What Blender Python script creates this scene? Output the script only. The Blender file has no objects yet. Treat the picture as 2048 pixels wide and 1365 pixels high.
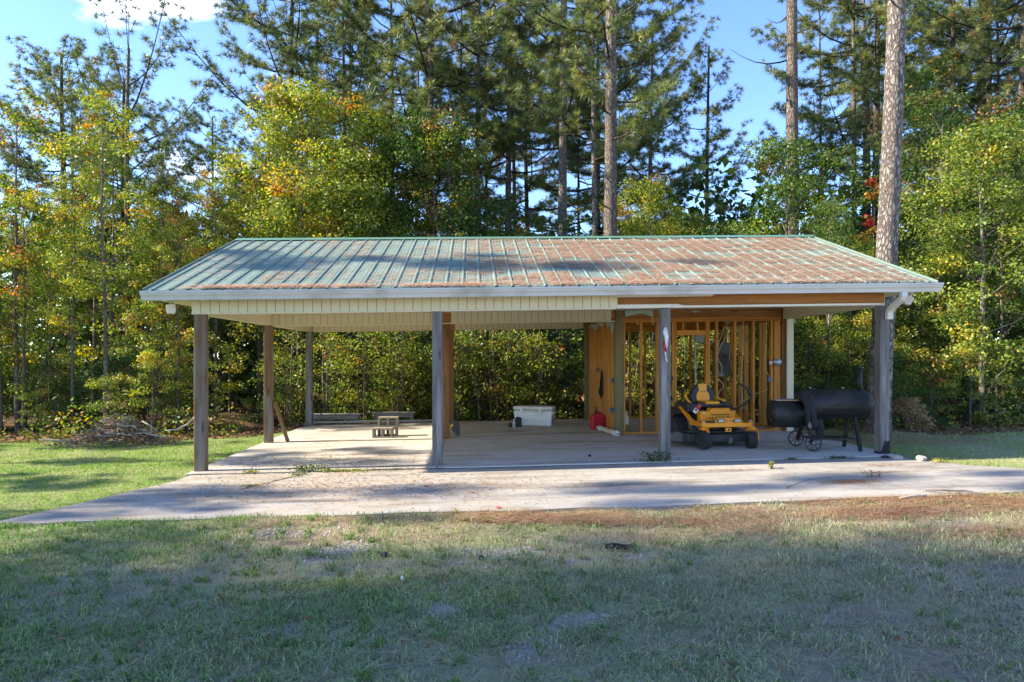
import bpy, bmesh, math, random
import numpy as np
from mathutils import Vector, Matrix, Euler

random.seed(7)
scene = bpy.context.scene
COL = scene.collection
PI = math.pi
R = math.radians

# ------------------------------------------------------------------ camera
cam_d = bpy.data.cameras.new('camera')
cam_d.lens = 24.0
cam_d.sensor_width = 36.0
cam_d.shift_y = 0.01645
cam_d.clip_start = 0.05
cam_d.clip_end = 2000
cam = bpy.data.objects.new('camera', cam_d)
COL.objects.link(cam)
cam.location = (3.7724, -9.7894, 1.6)
cam.rotation_euler = (R(90), 0, -0.0594)
scene.camera = cam

# ------------------------------------------------------------------ sky and sun
SUN_EL, SUN_OFF = R(32.3), R(-1.0)
world = bpy.data.worlds.new('World')
scene.world = world
world.use_nodes = True
nt = world.node_tree
nt.nodes.clear()
w_out = nt.nodes.new('ShaderNodeOutputWorld')
w_bg = nt.nodes.new('ShaderNodeBackground')
w_sky = nt.nodes.new('ShaderNodeTexSky')
w_sky.sky_type = 'NISHITA'
w_sky.sun_disc = False
w_sky.sun_elevation = SUN_EL
w_sky.sun_rotation = R(270)
w_sky.air_density = 0.9
w_sky.dust_density = 0.15
w_sky.ozone_density = 3.0
w_bg.inputs['Strength'].default_value = 0.15
# scattered thin fair-weather clouds over the whole dome, one bank in the north-west
w_tc = nt.nodes.new('ShaderNodeTexCoord')
w_n = nt.nodes.new('ShaderNodeTexNoise')
w_n.inputs['Scale'].default_value = 7.0
w_n.inputs['Detail'].default_value = 7.0
w_n.inputs['Roughness'].default_value = 0.55
w_map = nt.nodes.new('ShaderNodeMapping')
w_map.inputs['Scale'].default_value = (1, 1, 2.6)
nt.links.new(w_tc.outputs['Generated'], w_map.inputs['Vector'])
nt.links.new(w_map.outputs['Vector'], w_n.inputs['Vector'])
w_dot = nt.nodes.new('ShaderNodeVectorMath'); w_dot.operation = 'DISTANCE'
w_mp2 = nt.nodes.new('ShaderNodeMapping')
CL = Vector((-0.368, 0.825, 0.437)).normalized()
w_mp2.inputs['Scale'].default_value = (1, 1, 2.1)
nt.links.new(w_tc.outputs['Generated'], w_mp2.inputs['Vector'])
nt.links.new(w_mp2.outputs['Vector'], w_dot.inputs[0])
w_dot.inputs[1].default_value = (CL.x, CL.y, CL.z * 2.1)
w_r = nt.nodes.new('ShaderNodeMapRange')
w_r.inputs['From Min'].default_value = 0.0
w_r.inputs['From Max'].default_value = 0.12
w_r.inputs['To Min'].default_value = 0.30
w_r.inputs['To Max'].default_value = 0.0
nt.links.new(w_dot.outputs['Value'], w_r.inputs['Value'])
w_add = nt.nodes.new('ShaderNodeMath'); w_add.operation = 'ADD'
nt.links.new(w_n.outputs['Fac'], w_add.inputs[0])
nt.links.new(w_r.outputs['Result'], w_add.inputs[1])
w_ramp = nt.nodes.new('ShaderNodeMapRange')
w_ramp.inputs['From Min'].default_value = 0.62
w_ramp.inputs['From Max'].default_value = 0.84
w_ramp.inputs['To Max'].default_value = 0.6
nt.links.new(w_add.outputs[0], w_ramp.inputs['Value'])
w_mix = nt.nodes.new('ShaderNodeMix'); w_mix.data_type = 'RGBA'
nt.links.new(w_ramp.outputs['Result'], w_mix.inputs[0])
w_hs = nt.nodes.new('ShaderNodeHueSaturation')
w_hs.inputs['Value'].default_value = 0.88
w_hs.inputs['Saturation'].default_value = 1.12
w_hs.inputs['Hue'].default_value = 0.51
nt.links.new(w_sky.outputs['Color'], w_hs.inputs['Color'])
nt.links.new(w_hs.outputs['Color'], w_mix.inputs[6])
w_mix.inputs[7].default_value = (7.0, 7.0, 7.6, 1)
nt.links.new(w_mix.outputs[2], w_bg.inputs['Color'])
nt.links.new(w_bg.outputs['Background'], w_out.inputs['Surface'])

sun_d = bpy.data.lights.new('sun', 'SUN')
sun_d.energy = 4.2
sun_d.angle = R(0.7)
sun_d.color = (1.0, 0.88, 0.70)
sun = bpy.data.objects.new('sun', sun_d)
COL.objects.link(sun)
sd = Vector((-math.cos(SUN_EL) * math.cos(SUN_OFF), -math.cos(SUN_EL) * math.sin(SUN_OFF), math.sin(SUN_EL)))
sun.rotation_euler = sd.to_track_quat('Z', 'Y').to_euler()
sun.location = (-40, 0, 40)

vs = scene.view_settings
vs.view_transform = 'Standard'
vs.look = 'None'
vs.exposure = 1.85
vs.gamma = 1.0
vs.use_curve_mapping = False
scene.cycles.max_bounces = 8
scene.cycles.transparent_max_bounces = 4
scene.cycles.use_denoising = True

# ------------------------------------------------------------------ helpers
S = 0.0165                      # the whole plot rises gently to the right


def gz(x):
    return S * min(max(x, -25.0), 40.0)


def sstep(a, b, x):
    t = np.clip((np.asarray(x, float) - a) / (b - a), 0, 1)
    return t * t * (3 - 2 * t)


def vnoise(x, y, seed=0):
    x = np.asarray(x, float); y = np.asarray(y, float)
    xi = np.floor(x).astype(np.int64); yi = np.floor(y).astype(np.int64)
    xf = x - xi; yf = y - yi

    def h(a, b):
        n = (a * 374761393 + b * 668265263 + seed * 974634777) & 0x7fffffff
        n = ((n ^ (n >> 13)) * 1274126177) & 0x7fffffff
        n = n ^ (n >> 16)
        return (n & 0xffff) / 65535.0
    u = xf * xf * (3 - 2 * xf); v = yf * yf * (3 - 2 * yf)
    return (h(xi, yi) * (1 - u) + h(xi + 1, yi) * u) * (1 - v) + (h(xi, yi + 1) * (1 - u) + h(xi + 1, yi + 1) * u) * v


def fbm(x, y, seed=0, o=3):
    s = 0; a = 0.5; t = 0
    for k in range(o):
        s = s + a * vnoise(np.asarray(x) * 2 ** k, np.asarray(y) * 2 ** k, seed + k * 17); t += a; a *= 0.5
    return s / t


def link(o, parent=None):
    COL.objects.link(o)
    if parent is not None:
        o.parent = parent
    return o


def tag(o, label=None, cat=None, group=None, kind=None):
    if label: o['label'] = label
    if cat: o['category'] = cat
    if group: o['group'] = group
    if kind: o['kind'] = kind
    return o


def thing(name, label, cat, loc=(0, 0, 0), rotz=0.0, group=None):
    o = bpy.data.objects.new(name, None)
    o.empty_display_size = 0.2
    o.location = loc
    o.rotation_euler = (0, 0, rotz)
    link(o)
    return tag(o, label, cat, group)


def np_mesh(name, verts, faces, cols=None, mat=None, smooth=False):
    """verts (N,3), faces (M,3) or (M,4), cols (N,3) point colours"""
    verts = np.asarray(verts, np.float32); faces = np.asarray(faces, np.int32)
    me = bpy.data.meshes.new(name)
    n = len(verts); m, k = faces.shape
    me.vertices.add(n)
    me.vertices.foreach_set('co', verts.ravel())
    me.loops.add(m * k)
    me.loops.foreach_set('vertex_index', faces.ravel())
    me.polygons.add(m)
    me.polygons.foreach_set('loop_start', np.arange(0, m * k, k, dtype=np.int32))
    try:
        me.polygons.foreach_set('loop_total', np.full(m, k, np.int32))
    except Exception:
        pass
    if smooth:
        me.polygons.foreach_set('use_smooth', np.ones(m, bool))
    me.update(calc_edges=True)
    if cols is not None:
        a = me.attributes.new('Col', 'FLOAT_COLOR', 'POINT')
        c = np.ones((n, 4), np.float32); c[:, :3] = cols
        a.data.foreach_set('color', c.ravel())
    if mat is not None:
        me.materials.append(mat)
    return me


def mobj(name, me, parent=None, loc=(0, 0, 0), rot=(0, 0, 0), scale=(1, 1, 1)):
    o = bpy.data.objects.new(name, me)
    o.location = loc; o.rotation_euler = rot; o.scale = scale
    return link(o, parent)


class MB:
    """collects shapes and links them as one mesh object"""

    def __init__(self):
        self.v = []; self.f = []; self.s = []

    def add(self, vs_, fs, smooth=False, M=None):
        b = len(self.v)
        for p in vs_:
            p = Vector(p)
            if M is not None: p = M @ p
            self.v.append(p)
        for f in fs:
            self.f.append([b + i for i in f])
            self.s.append(smooth)
        return self

    def box(self, c, d, rot=None):
        x, y, z = d[0] / 2, d[1] / 2, d[2] / 2
        vs_ = [(-x, -y, -z), (x, -y, -z), (x, y, -z), (-x, y, -z), (-x, -y, z), (x, -y, z), (x, y, z), (-x, y, z)]
        M = Matrix.Translation(c)
        if rot is not None: M = M @ Euler(rot).to_matrix().to_4x4()
        return self.add(vs_, [(0, 3, 2, 1), (4, 5, 6, 7), (0, 1, 5, 4), (1, 2, 6, 5), (2, 3, 7, 6), (3, 0, 4, 7)], False, M)

    def bx(self, x0, x1, y0, y1, z0, z1):
        return self.box(((x0 + x1) / 2, (y0 + y1) / 2, (z0 + z1) / 2), (x1 - x0, y1 - y0, z1 - z0))

    def bar(self, p0, p1, w, h, up=(0, 0, 1)):
        p0 = Vector(p0); p1 = Vector(p1); d = (p1 - p0).normalized(); u = Vector(up)
        if abs(d.dot(u)) > 0.98: u = Vector((0, 1, 0))
        s = d.cross(u).normalized(); u = s.cross(d).normalized()
        s *= w / 2; u *= h / 2
        vs_ = [p0 - s - u, p0 + s - u, p0 + s + u, p0 - s + u, p1 - s - u, p1 + s - u, p1 + s + u, p1 - s + u]
        return self.add(vs_, [(0, 1, 2, 3), (7, 6, 5, 4), (0, 4, 5, 1), (1, 5, 6, 2), (2, 6, 7, 3), (3, 7, 4, 0)])

    def tube(self, pts, r, n=8, caps=True, smooth=True):
        pts = [Vector(p) for p in pts]
        rs = r if isinstance(r, (list, tuple)) else [r] * len(pts)
        b = len(self.v)
        ref = None
        for i, p in enumerate(pts):
            d = (pts[min(i + 1, len(pts) - 1)] - pts[max(i - 1, 0)])
            if d.length < 1e-9: d = Vector((0, 0, 1))
            d.normalize()
            if ref is None:
                ref = Vector((1, 0, 0)) if abs(d.x) < 0.9 else Vector((0, 1, 0))
            s = (ref - d * ref.dot(d)).normalized(); ref = s
            t = d.cross(s)
            for k in range(n):
                a = 2 * PI * k / n
                self.v.append(p + (s * math.cos(a) + t * math.sin(a)) * rs[i])
        for i in range(len(pts) - 1):
            for k in range(n):
                k2 = (k + 1) % n
                self.f.append([b + i * n + k, b + i * n + k2, b + (i + 1) * n + k2, b + (i + 1) * n + k]); self.s.append(smooth)
        if caps:
            self.f.append([b + k for k in range(n)][::-1]); self.s.append(False)
            e = b + (len(pts) - 1) * n
            self.f.append([e + k for k in range(n)]); self.s.append(False)
        return self

    def lathe(self, prof, c=(0, 0, 0), axis='z', n=24, smooth=True, caps=True):
        b = len(self.v); c = Vector(c)
        for (r, h) in prof:
            for k in range(n):
                a = 2 * PI * k / n
                x, y = r * math.cos(a), r * math.sin(a)
                p = {'z': (x, y, h), 'x': (h, x, y), 'y': (y, h, x)}[axis]
                self.v.append(c + Vector(p))
        for i in range(len(prof) - 1):
            for k in range(n):
                k2 = (k + 1) % n
                self.f.append([b + i * n + k, b + i * n + k2, b + (i + 1) * n + k2, b + (i + 1) * n + k]); self.s.append(smooth)
        if caps:
            if prof[0][0] > 1e-6: self.f.append([b + k for k in range(n)][::-1]); self.s.append(False)
            e = b + (len(prof) - 1) * n
            if prof[-1][0] > 1e-6: self.f.append([e + k for k in range(n)]); self.s.append(False)
        return self

    def prism(self, poly, axis, a0, a1):
        """poly: 2D points; axis 'x' -> (a, p, q), 'y' -> (p, a, q), 'z' -> (p, q, a)"""
        def P(p, a):
            return {'x': (a, p[0], p[1]), 'y': (p[0], a, p[1]), 'z': (p[0], p[1], a)}[axis]
        n = len(poly)
        vs_ = [P(p, a0) for p in poly] + [P(p, a1) for p in poly]
        fs = [list(range(n))[::-1], [n + i for i in range(n)]]
        for i in range(n):
            j = (i + 1) % n
            fs.append([i, j, n + j, n + i])
        return self.add(vs_, fs)

    def mesh(self, name, mat=None, shear=False, bevel_uv=None):
        me = bpy.data.meshes.new(name)
        vv = [(p[0], p[1], p[2] + (gz(p[0]) if shear else 0.0)) for p in self.v]
        me.from_pydata(vv, [], self.f)
        me.polygons.foreach_set('use_smooth', self.s)
        bm = bmesh.new(); bm.from_mesh(me)
        bmesh.ops.recalc_face_normals(bm, faces=bm.faces)
        bm.to_mesh(me); bm.free()
        if mat is not None: me.materials.append(mat)
        return me

    def build(self, name, mat=None, parent=None, loc=(0, 0, 0), rot=(0, 0, 0), shear=False, bevel=0.0, seg=2):
        o = mobj(name, self.mesh(name, mat, shear), parent, loc, rot)
        if bevel > 0:
            m = o.modifiers.new('bevel', 'BEVEL'); m.width = bevel; m.segments = seg; m.limit_method = 'ANGLE'; m.angle_limit = R(35)
        return o


def lettering(txt, size, mat, parent, loc, rot, shear=0.0, depth=0.0012):
    cu = bpy.data.curves.new('lettering', 'FONT')
    cu.body = txt; cu.size = size; cu.extrude = depth; cu.align_x = 'CENTER'; cu.align_y = 'CENTER'; cu.shear = shear
    t = bpy.data.objects.new('tmp_text', cu)
    COL.objects.link(t)
    dg = bpy.context.evaluated_depsgraph_get()
    me = bpy.data.meshes.new_from_object(t.evaluated_get(dg))
    bpy.data.objects.remove(t)
    me.materials.clear(); me.materials.append(mat)
    return mobj('lettering', me, parent, loc, rot)


# ------------------------------------------------------------------ materials
def newmat(name):
    m = bpy.data.materials.new(name)
    m.use_nodes = True
    t = m.node_tree
    b = t.nodes['Principled BSDF']
    return m, t, b


def nd(t, kind, **kw):
    n = t.nodes.new(kind)
    for k, v in kw.items():
        if k in n.inputs: n.inputs[k].default_value = v
        else: setattr(n, k, v)
    return n


def mixc(t, fac, a, b, mode='MIX'):
    n = t.nodes.new('ShaderNodeMix'); n.data_type = 'RGBA'; n.blend_type = mode
    for i, x in ((0, fac), (6, a), (7, b)):
        if isinstance(x, bpy.types.NodeSocket): t.links.new(x, n.inputs[i])
        elif i == 0: n.inputs[0].default_value = x
        else: n.inputs[i].default_value = (x[0], x[1], x[2], 1)
    return n.outputs[2]


def noise(t, vec, scale, detail=4, rough=0.55, dist=0.0):
    n = nd(t, 'ShaderNodeTexNoise', Scale=scale, Detail=detail, Roughness=rough, Distortion=dist)
    t.links.new(vec, n.inputs['Vector'])
    return n.outputs['Fac']


def remap(t, v, a, b, c=0.0, d=1.0):
    n = nd(t, 'ShaderNodeMapRange')
    t.links.new(v, n.inputs['Value'])
    for k, x in (('From Min', a), ('From Max', b), ('To Min', c), ('To Max', d)): n.inputs[k].default_value = x
    return n.outputs['Result']


def coords(t, scale=(1, 1, 1), rnd=True):
    tc = t.nodes.new('ShaderNodeTexCoord')
    mp = t.nodes.new('ShaderNodeMapping')
    mp.inputs['Scale'].default_value = scale
    if rnd:
        oi = t.nodes.new('ShaderNodeObjectInfo')
        ad = t.nodes.new('ShaderNodeVectorMath'); ad.operation = 'ADD'
        mu = t.nodes.new('ShaderNodeVectorMath'); mu.operation = 'SCALE'; mu.inputs['Scale'].default_value = 17.0
        cb = t.nodes.new('ShaderNodeCombineXYZ')
        for i in range(3): t.links.new(oi.outputs['Random'], cb.inputs[i])
        t.links.new(cb.outputs[0], mu.inputs[0])
        t.links.new(tc.outputs['Object'], ad.inputs[0]); t.links.new(mu.outputs[0], ad.inputs[1])
        t.links.new(ad.outputs[0], mp.inputs['Vector'])
    else:
        t.links.new(tc.outputs['Object'], mp.inputs['Vector'])
    return mp.outputs['Vector']


def bump(t, b, h, strength=0.3, dist=0.01):
    n = nd(t, 'ShaderNodeBump', Strength=strength, Distance=dist)
    t.links.new(h, n.inputs['Height']); t.links.new(n.outputs[0], b.inputs['Normal'])


def plain(name, col, rough=0.6, metal=0.0, var=0.12, sc=6.0, bmp=0.0, spec=0.5, dirt=None):
    m, t, b = newmat(name)
    v = coords(t)
    n1 = noise(t, v, sc, 5, 0.6)
    lo = [c * (1 - var) for c in col]; hi = [min(1, c * (1 + var)) for c in col]
    c = mixc(t, n1, lo, hi)
    if dirt:
        n2 = remap(t, noise(t, v, sc * 0.5, 6, 0.65), 0.5, 0.72)
        c = mixc(t, n2, c, dirt)
    t.links.new(c, b.inputs['Base Color'])
    b.inputs['Roughness'].default_value = rough; b.inputs['Metallic'].default_value = metal
    b.inputs['Specular IOR Level'].default_value = spec
    if bmp > 0: bump(t, b, noise(t, v, sc * 8, 3), bmp, 0.004)
    return m


def wood(name, dark, light, axis='z', rough=0.75, weather=None, grain=26.0):
    m, t, b = newmat(name)
    sc = {'x': (1.1, grain, grain), 'y': (grain, 1.1, grain), 'z': (grain, grain, 1.1)}[axis]
    sb = {'x': (0.35, 2.5, 2.5), 'y': (2.5, 0.35, 2.5), 'z': (2.5, 2.5, 0.35)}[axis]
    v = coords(t, sc); vb = coords(t, sb)
    g = noise(t, v, 1.0, 6, 0.65, 0.9)
    c = mixc(t, remap(t, g, 0.3, 0.7), dark, light)
    big = noise(t, vb, 2.2, 4, 0.6)
    c = mixc(t, remap(t, big, 0.4, 0.75, 0, 0.55), c, [x * 0.55 for x in dark])
    if weather:
        c = mixc(t, remap(t, noise(t, vb, 4.5, 5, 0.6), 0.42, 0.62, 0, 0.85), c, weather)
    kn = nd(t, 'ShaderNodeTexVoronoi', Scale=1.0)
    kv = coords(t, {'x': (1.4, 7, 7), 'y': (7, 1.4, 7), 'z': (7, 7, 1.4)}[axis])
    t.links.new(kv, kn.inputs['Vector'])
    c = mixc(t, remap(t, kn.outputs['Distance'], 0.05, 0.16, 0.85, 0.0), c, [x * 0.25 for x in dark])
    t.links.new(c, b.inputs['Base Color'])
    b.inputs['Roughness'].default_value = rough
    b.inputs['Specular IOR Level'].default_value = 0.25
    bump(t, b, g, 0.5, 0.004)
    return m


def leafmat(name, trans=0.38, rough=0.42, boost=1.5, spec=0.35):
    m, t, b = newmat(name)
    at = nd(t, 'ShaderNodeAttribute', attribute_name='Col')
    oi = t.nodes.new('ShaderNodeObjectInfo')
    hs = nd(t, 'ShaderNodeHueSaturation')
    t.links.new(at.outputs['Color'], hs.inputs['Color'])
    t.links.new(remap(t, oi.outputs['Random'], 0, 1, 0.488, 0.512), hs.inputs['Hue'])
    t.links.new(remap(t, oi.outputs['Random'], 0, 1, 1.15, 0.85), hs.inputs['Value'])
    t.links.new(hs.outputs['Color'], b.inputs['Base Color'])
    b.inputs['Roughness'].default_value = rough
    b.inputs['Specular IOR Level'].default_value = spec
    tr = nd(t, 'ShaderNodeBsdfTranslucent')
    h2 = nd(t, 'ShaderNodeHueSaturation', Saturation=1.15, Value=boost)
    t.links.new(hs.outputs['Color'], h2.inputs['Color'])
    t.links.new(h2.outputs['Color'], tr.inputs['Color'])
    mx = nd(t, 'ShaderNodeMixShader'); mx.inputs[0].default_value = trans
    t.links.new(b.outputs[0], mx.inputs[1]); t.links.new(tr.outputs[0], mx.inputs[2])
    t.links.new(mx.outputs[0], t.nodes['Material Output'].inputs['Surface'])
    return m


M_LEAF = leafmat('leaf', 0.36, 0.48, 1.7, 0.32)
M_NEEDLE = leafmat('pine_needle', 0.26, 0.42, 1.5, 0.45)
M_GRASS = leafmat('grass_blade', 0.30, 0.5, 1.4, 0.3)
M_STRAW = leafmat('dry_straw', 0.10, 0.7, 1.1, 0.15)


def bark(name, light, dark, su=9.0, sv=2.6, strength=1.0):
    m, t, b = newmat(name)
    v = coords(t, (su, su, sv))
    nz = nd(t, 'ShaderNodeTexNoise', Scale=1.3, Detail=4)
    t.links.new(v, nz.inputs['Vector'])
    ctr = nd(t, 'ShaderNodeVectorMath', operation='SUBTRACT'); ctr.inputs[1].default_value = (.5, .5, .5)
    t.links.new(nz.outputs['Color'], ctr.inputs[0])
    scl = nd(t, 'ShaderNodeVectorMath', operation='SCALE'); scl.inputs['Scale'].default_value = 1.5
    t.links.new(ctr.outputs[0], scl.inputs[0])
    mx = nd(t, 'ShaderNodeVectorMath', operation='ADD')
    t.links.new(v, mx.inputs[0]); t.links.new(scl.outputs[0], mx.inputs[1])
    vo = nd(t, 'ShaderNodeTexVoronoi', Scale=1.0, feature='DISTANCE_TO_EDGE')
    t.links.new(mx.outputs[0], vo.inputs['Vector'])
    e = remap(t, vo.outputs['Distance'], 0.0, 0.22)
    vc = nd(t, 'ShaderNodeTexVoronoi', Scale=1.0)
    t.links.new(mx.outputs[0], vc.inputs['Vector'])
    sc_ = nd(t, 'ShaderNodeSeparateColor'); t.links.new(vc.outputs['Color'], sc_.inputs[0])
    f = noise(t, v, 4.0, 6, 0.7)
    c = mixc(t, f, [x * 0.75 for x in light], [min(1, x * 1.25) for x in light])
    c = mixc(t, remap(t, sc_.outputs[0], 0, 1, 0, .55), c, [x * .55 for x in light])
    c = mixc(t, e, dark, c)
    vb = coords(t, (0.7, 0.7, 0.35))
    c = mixc(t, remap(t, noise(t, vb, 2.0, 4), 0.42, 0.7, 0, 0.5), c, [light[0] * 0.55, light[1] * 0.5, light[2] * 0.45])
    t.links.new(c, b.inputs['Base Color'])
    b.inputs['Roughness'].default_value = 0.9
    b.inputs['Specular IOR Level'].default_value = 0.15
    ma = nd(t, 'ShaderNodeMath', operation='MULTIPLY_ADD')
    t.links.new(f, ma.inputs[0]); ma.inputs[1].default_value = 0.35; t.links.new(e, ma.inputs[2])
    bump(t, b, ma.outputs[0], strength, 0.03)
    return m


M_BARK_PINE = bark('pine_bark', (0.30, 0.25, 0.215), (0.10, 0.078, 0.066), 20.0, 5.5)
M_BARK_PALE = bark('pale_pine_bark', (0.36, 0.325, 0.295), (0.10, 0.08, 0.068), 17.0, 6.5)
M_BARK_DARK = bark('dark_bark', (0.13, 0.10, 0.085), (0.03, 0.024, 0.02), 16, 3)
M_BARK_GREY = bark('grey_bark', (0.24, 0.215, 0.19), (0.08, 0.065, 0.055), 14, 4, 0.5)
M_TWIG = plain('dead_twig', (0.16, 0.13, 0.108), 0.9, 0, 0.35, 9)
M_TWIG_PALE = plain('bleached_branch', (0.36, 0.33, 0.30), 0.9, 0, 0.25, 9)


def groundmat():
    m, t, b = newmat('ground')
    at = nd(t, 'ShaderNodeAttribute', attribute_name='Col')
    v = coords(t, (1, 1, 1), False)
    n1 = noise(t, v, 9, 6, 0.7); n2 = noise(t, v, 60, 4, 0.7)
    c = mixc(t, 1.0, at.outputs['Color'], mixc(t, n1, (0.55, 0.55, 0.55), (1.4, 1.4, 1.4)), 'MULTIPLY')
    c = mixc(t, 1.0, c, mixc(t, n2, (0.5, 0.5, 0.5), (1.5, 1.5, 1.5)), 'MULTIPLY')
    t.links.new(c, b.inputs['Base Color'])
    b.inputs['Roughness'].default_value = 0.95
    b.inputs['Specular IOR Level'].default_value = 0.1
    bump(t, b, n2, 0.8, 0.02)
    return m


M_GROUND = groundmat()


def concrete(name, base, litter=0.0):
    m, t, b = newmat(name)
    v = coords(t, (1, 1, 1), False)
    big = noise(t, v, 0.9, 5, 0.6, 0.4)
    mid = noise(t, v, 5, 6, 0.7)
    fine = noise(t, v, 90, 4, 0.7)
    vo = nd(t, 'ShaderNodeTexVoronoi', Scale=70.0); t.links.new(v, vo.inputs['Vector'])
    c = mixc(t, remap(t, big, 0.3, 0.7), [x * 0.80 for x in base], [x * 1.12 for x in base])
    c = mixc(t, remap(t, mid, 0.44, 0.72, 0, 0.62), c, [base[0] * 0.62, base[1] * 0.60, base[2] * 0.57])
    c = mixc(t, remap(t, fine, 0.35, 0.7, 0, 0.5), c, [x * 1.15 for x in base])
    c = mixc(t, remap(t, vo.outputs['Distance'], 0.0, 0.25, 0.35, 0), c, [x * 0.4 for x in base])
    # long rain streaks and old stains
    vs2 = coords(t, (0.35, 2.2, 1), False)
    st = noise(t, vs2, 1.6, 5, 0.65, 0.6)
    c = mixc(t, remap(t, st, 0.50, 0.66, 0, 0.8), c, [base[0] * 0.48, base[1] * 0.46, base[2] * 0.43])
    if litter > 0:
        lt = noise(t, v, 1.4, 5, 0.7); lf = noise(t, v, 38, 3, 0.7)
        k = nd(t, 'ShaderNodeMath', operation='MULTIPLY')
        sx = nd(t, 'ShaderNodeSeparateXYZ'); t.links.new(v, sx.inputs[0])
        k0 = nd(t, 'ShaderNodeMath', operation='MULTIPLY')
        t.links.new(remap(t, lt, 0.44, 0.60), k0.inputs[0]); t.links.new(remap(t, sx.outputs[0], 2.5, 6.0, 1.0, 0.12), k0.inputs[1])
        t.links.new(k0.outputs[0], k.inputs[0]); t.links.new(remap(t, lf, 0.42, 0.6, 0, litter), k.inputs[1])
        c = mixc(t, k.outputs[0], c, (0.33, 0.235, 0.13))
    t.links.new(c, b.inputs['Base Color'])
    b.inputs['Roughness'].default_value = 0.85
    b.inputs['Specular IOR Level'].default_value = 0.25
    bump(t, b, fine, 0.35, 0.004)
    return m


M_SLAB = concrete('slab_concrete', (0.48, 0.455, 0.41), 0.45)
M_DRIVE = concrete('drive_concrete', (0.345, 0.328, 0.295), 0.6)
M_CRACK = plain('crack_soil', (0.045, 0.035, 0.025), 0.95)
# ------------------------------------------------------------------ the ground
DRIVE = [(-0.90, -2.82), (-0.45, -1.75), (-0.06, -0.74), (-0.04, -0.262), (9.92, -0.262), (10.02, -0.55), (10.35, -1.1), (10.9, -1.48), (12.5, -1.66), (16, -1.8), (40, -2.0),
         (40, -2.75), (16, -2.74), (12, -2.76), (10.6, -2.84), (9.7, -2.80), (8.8, -2.88), (8.0, -2.85), (7.2, -2.93), (6.6, -2.91), (5.6, -2.99), (4.9, -2.93), (4.2, -3.0), (3.4, -2.93), (2.6, -2.97), (1.6, -2.91), (0.8, -2.95), (0.2, -2.88), (-0.4, -2.92)]
SLAB = [(-0.12, -0.25), (9.97, -0.25), (9.97, 6.47), (-0.12, 6.47)]


def inpoly(x, y, poly):
    x = np.asarray(x, float); y = np.asarray(y, float)
    r = np.zeros(x.shape, bool); n = len(poly)
    for i in range(n):
        x0, y0 = poly[i]; x1, y1 = poly[(i + 1) % n]
        c = ((y0 > y) != (y1 > y))
        with np.errstate(divide='ignore', invalid='ignore'):
            xi = (x1 - x0) * (y - y0) / (y1 - y0 + 1e-12) + x0
        r ^= c & (x < xi)
    return r


def paved(x, y, m=0.0):
    r = inpoly(x, y, DRIVE) | inpoly(x, y, SLAB)
    if m:
        for dx, dy in ((m, 0), (-m, 0), (0, m), (0, -m)):
            r &= inpoly(x + dx, y + dy, DRIVE) | inpoly(x + dx, y + dy, SLAB)
    return r


def forest_edge(x):
    return np.interp(x, [-60, -11, -6.5, -2.5, -0.8, -0.2, 0.3, 9.6, 10.3, 11, 12, 14.5, 17, 60],
                     [2.5, 4.2, 4.9, 4.5, 4.9, 6.2, 6.9, 6.9, 4.2, 2.9, 2.35, 2.9, 3.2, 3.0])


def gh(x, y):
    """height of the ground"""
    x = np.asarray(x, float); y = np.asarray(y, float)
    z = S * np.clip(x, -25, 40)
    z = z - 0.42 * sstep(6.6, 8.4, y) * sstep(-3.5, -0.5, x) * (1 - sstep(9.0, 11.5, x))
    z = z + 0.05 * (vnoise(x * 0.6, y * 0.6, 3) - 0.5) * sstep(0.2, 1.5, np.abs(y - forest_edge(x)))
    z = z + 0.10 * np.exp(-((x - 11.1) ** 2 + (y - 2.0) ** 2) / 0.9)      # straw mound round the big pine
    return z


PATCH = [(2.55, -4.05, 0.42, 0.30), (2.38, -4.35, 0.30, 0.16), (3.84, -4.39, 0.42, 0.16), (3.69, -4.6, 0.25, 0.12), (3.87, -4.76, 0.28, 0.08),
         (3.58, -5.6, 0.16, 0.10), (4.35, -5.83, 0.20, 0.12), (4.10, -6.25, 0.22, 0.14), (2.75, -5.75, 0.30, 0.16), (4.6, -4.6, 0.5, 0.12), (2.2, -3.6, 0.5, 0.2)]


def patchmask(x, y):
    m = np.zeros(np.shape(x))
    w = fbm(np.asarray(x) * 3.5, np.asarray(y) * 3.5, 5) - 0.5
    for (px, py, rx, ry) in PATCH:
        d = np.sqrt(((x - px) / rx) ** 2 + ((y - py) / ry) ** 2)
        m = np.maximum(m, 1 - sstep(0.35, 1.45, d + w * 3.2))
    return m


def strawmask(x, y):
    x = np.asarray(x, float); y = np.asarray(y, float)
    n = fbm(x * 0.9, y * 2.2, 11)
    c = np.interp(x, [1.0, 3.5, 6, 9, 14], [-3.2, -3.2, -3.45, -3.25, -3.1])
    wdt = np.interp(x, [0.5, 3.5, 6, 9, 14], [0.10, 0.22, 0.38, 0.50, 0.65])
    a = (1 - sstep(0.4, 1.3, np.abs(y - c) / wdt)) * sstep(0.5, 5.0, x)
    a = a * (0.10 + 0.95 * sstep(0.36, 0.62, n))
    b = 1 - sstep(0.9, 1.7, np.hypot((x - 11.3) * 0.8, y - 2.0))
    c2 = 0.45 * sstep(0.55, 0.72, fbm(x * 0.8 + 9, y * 1.6, 23)) * sstep(3.5, 7.5, x) * (y < -3)
    return np.clip(np.maximum(np.maximum(a, b), c2), 0, 1)


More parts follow.
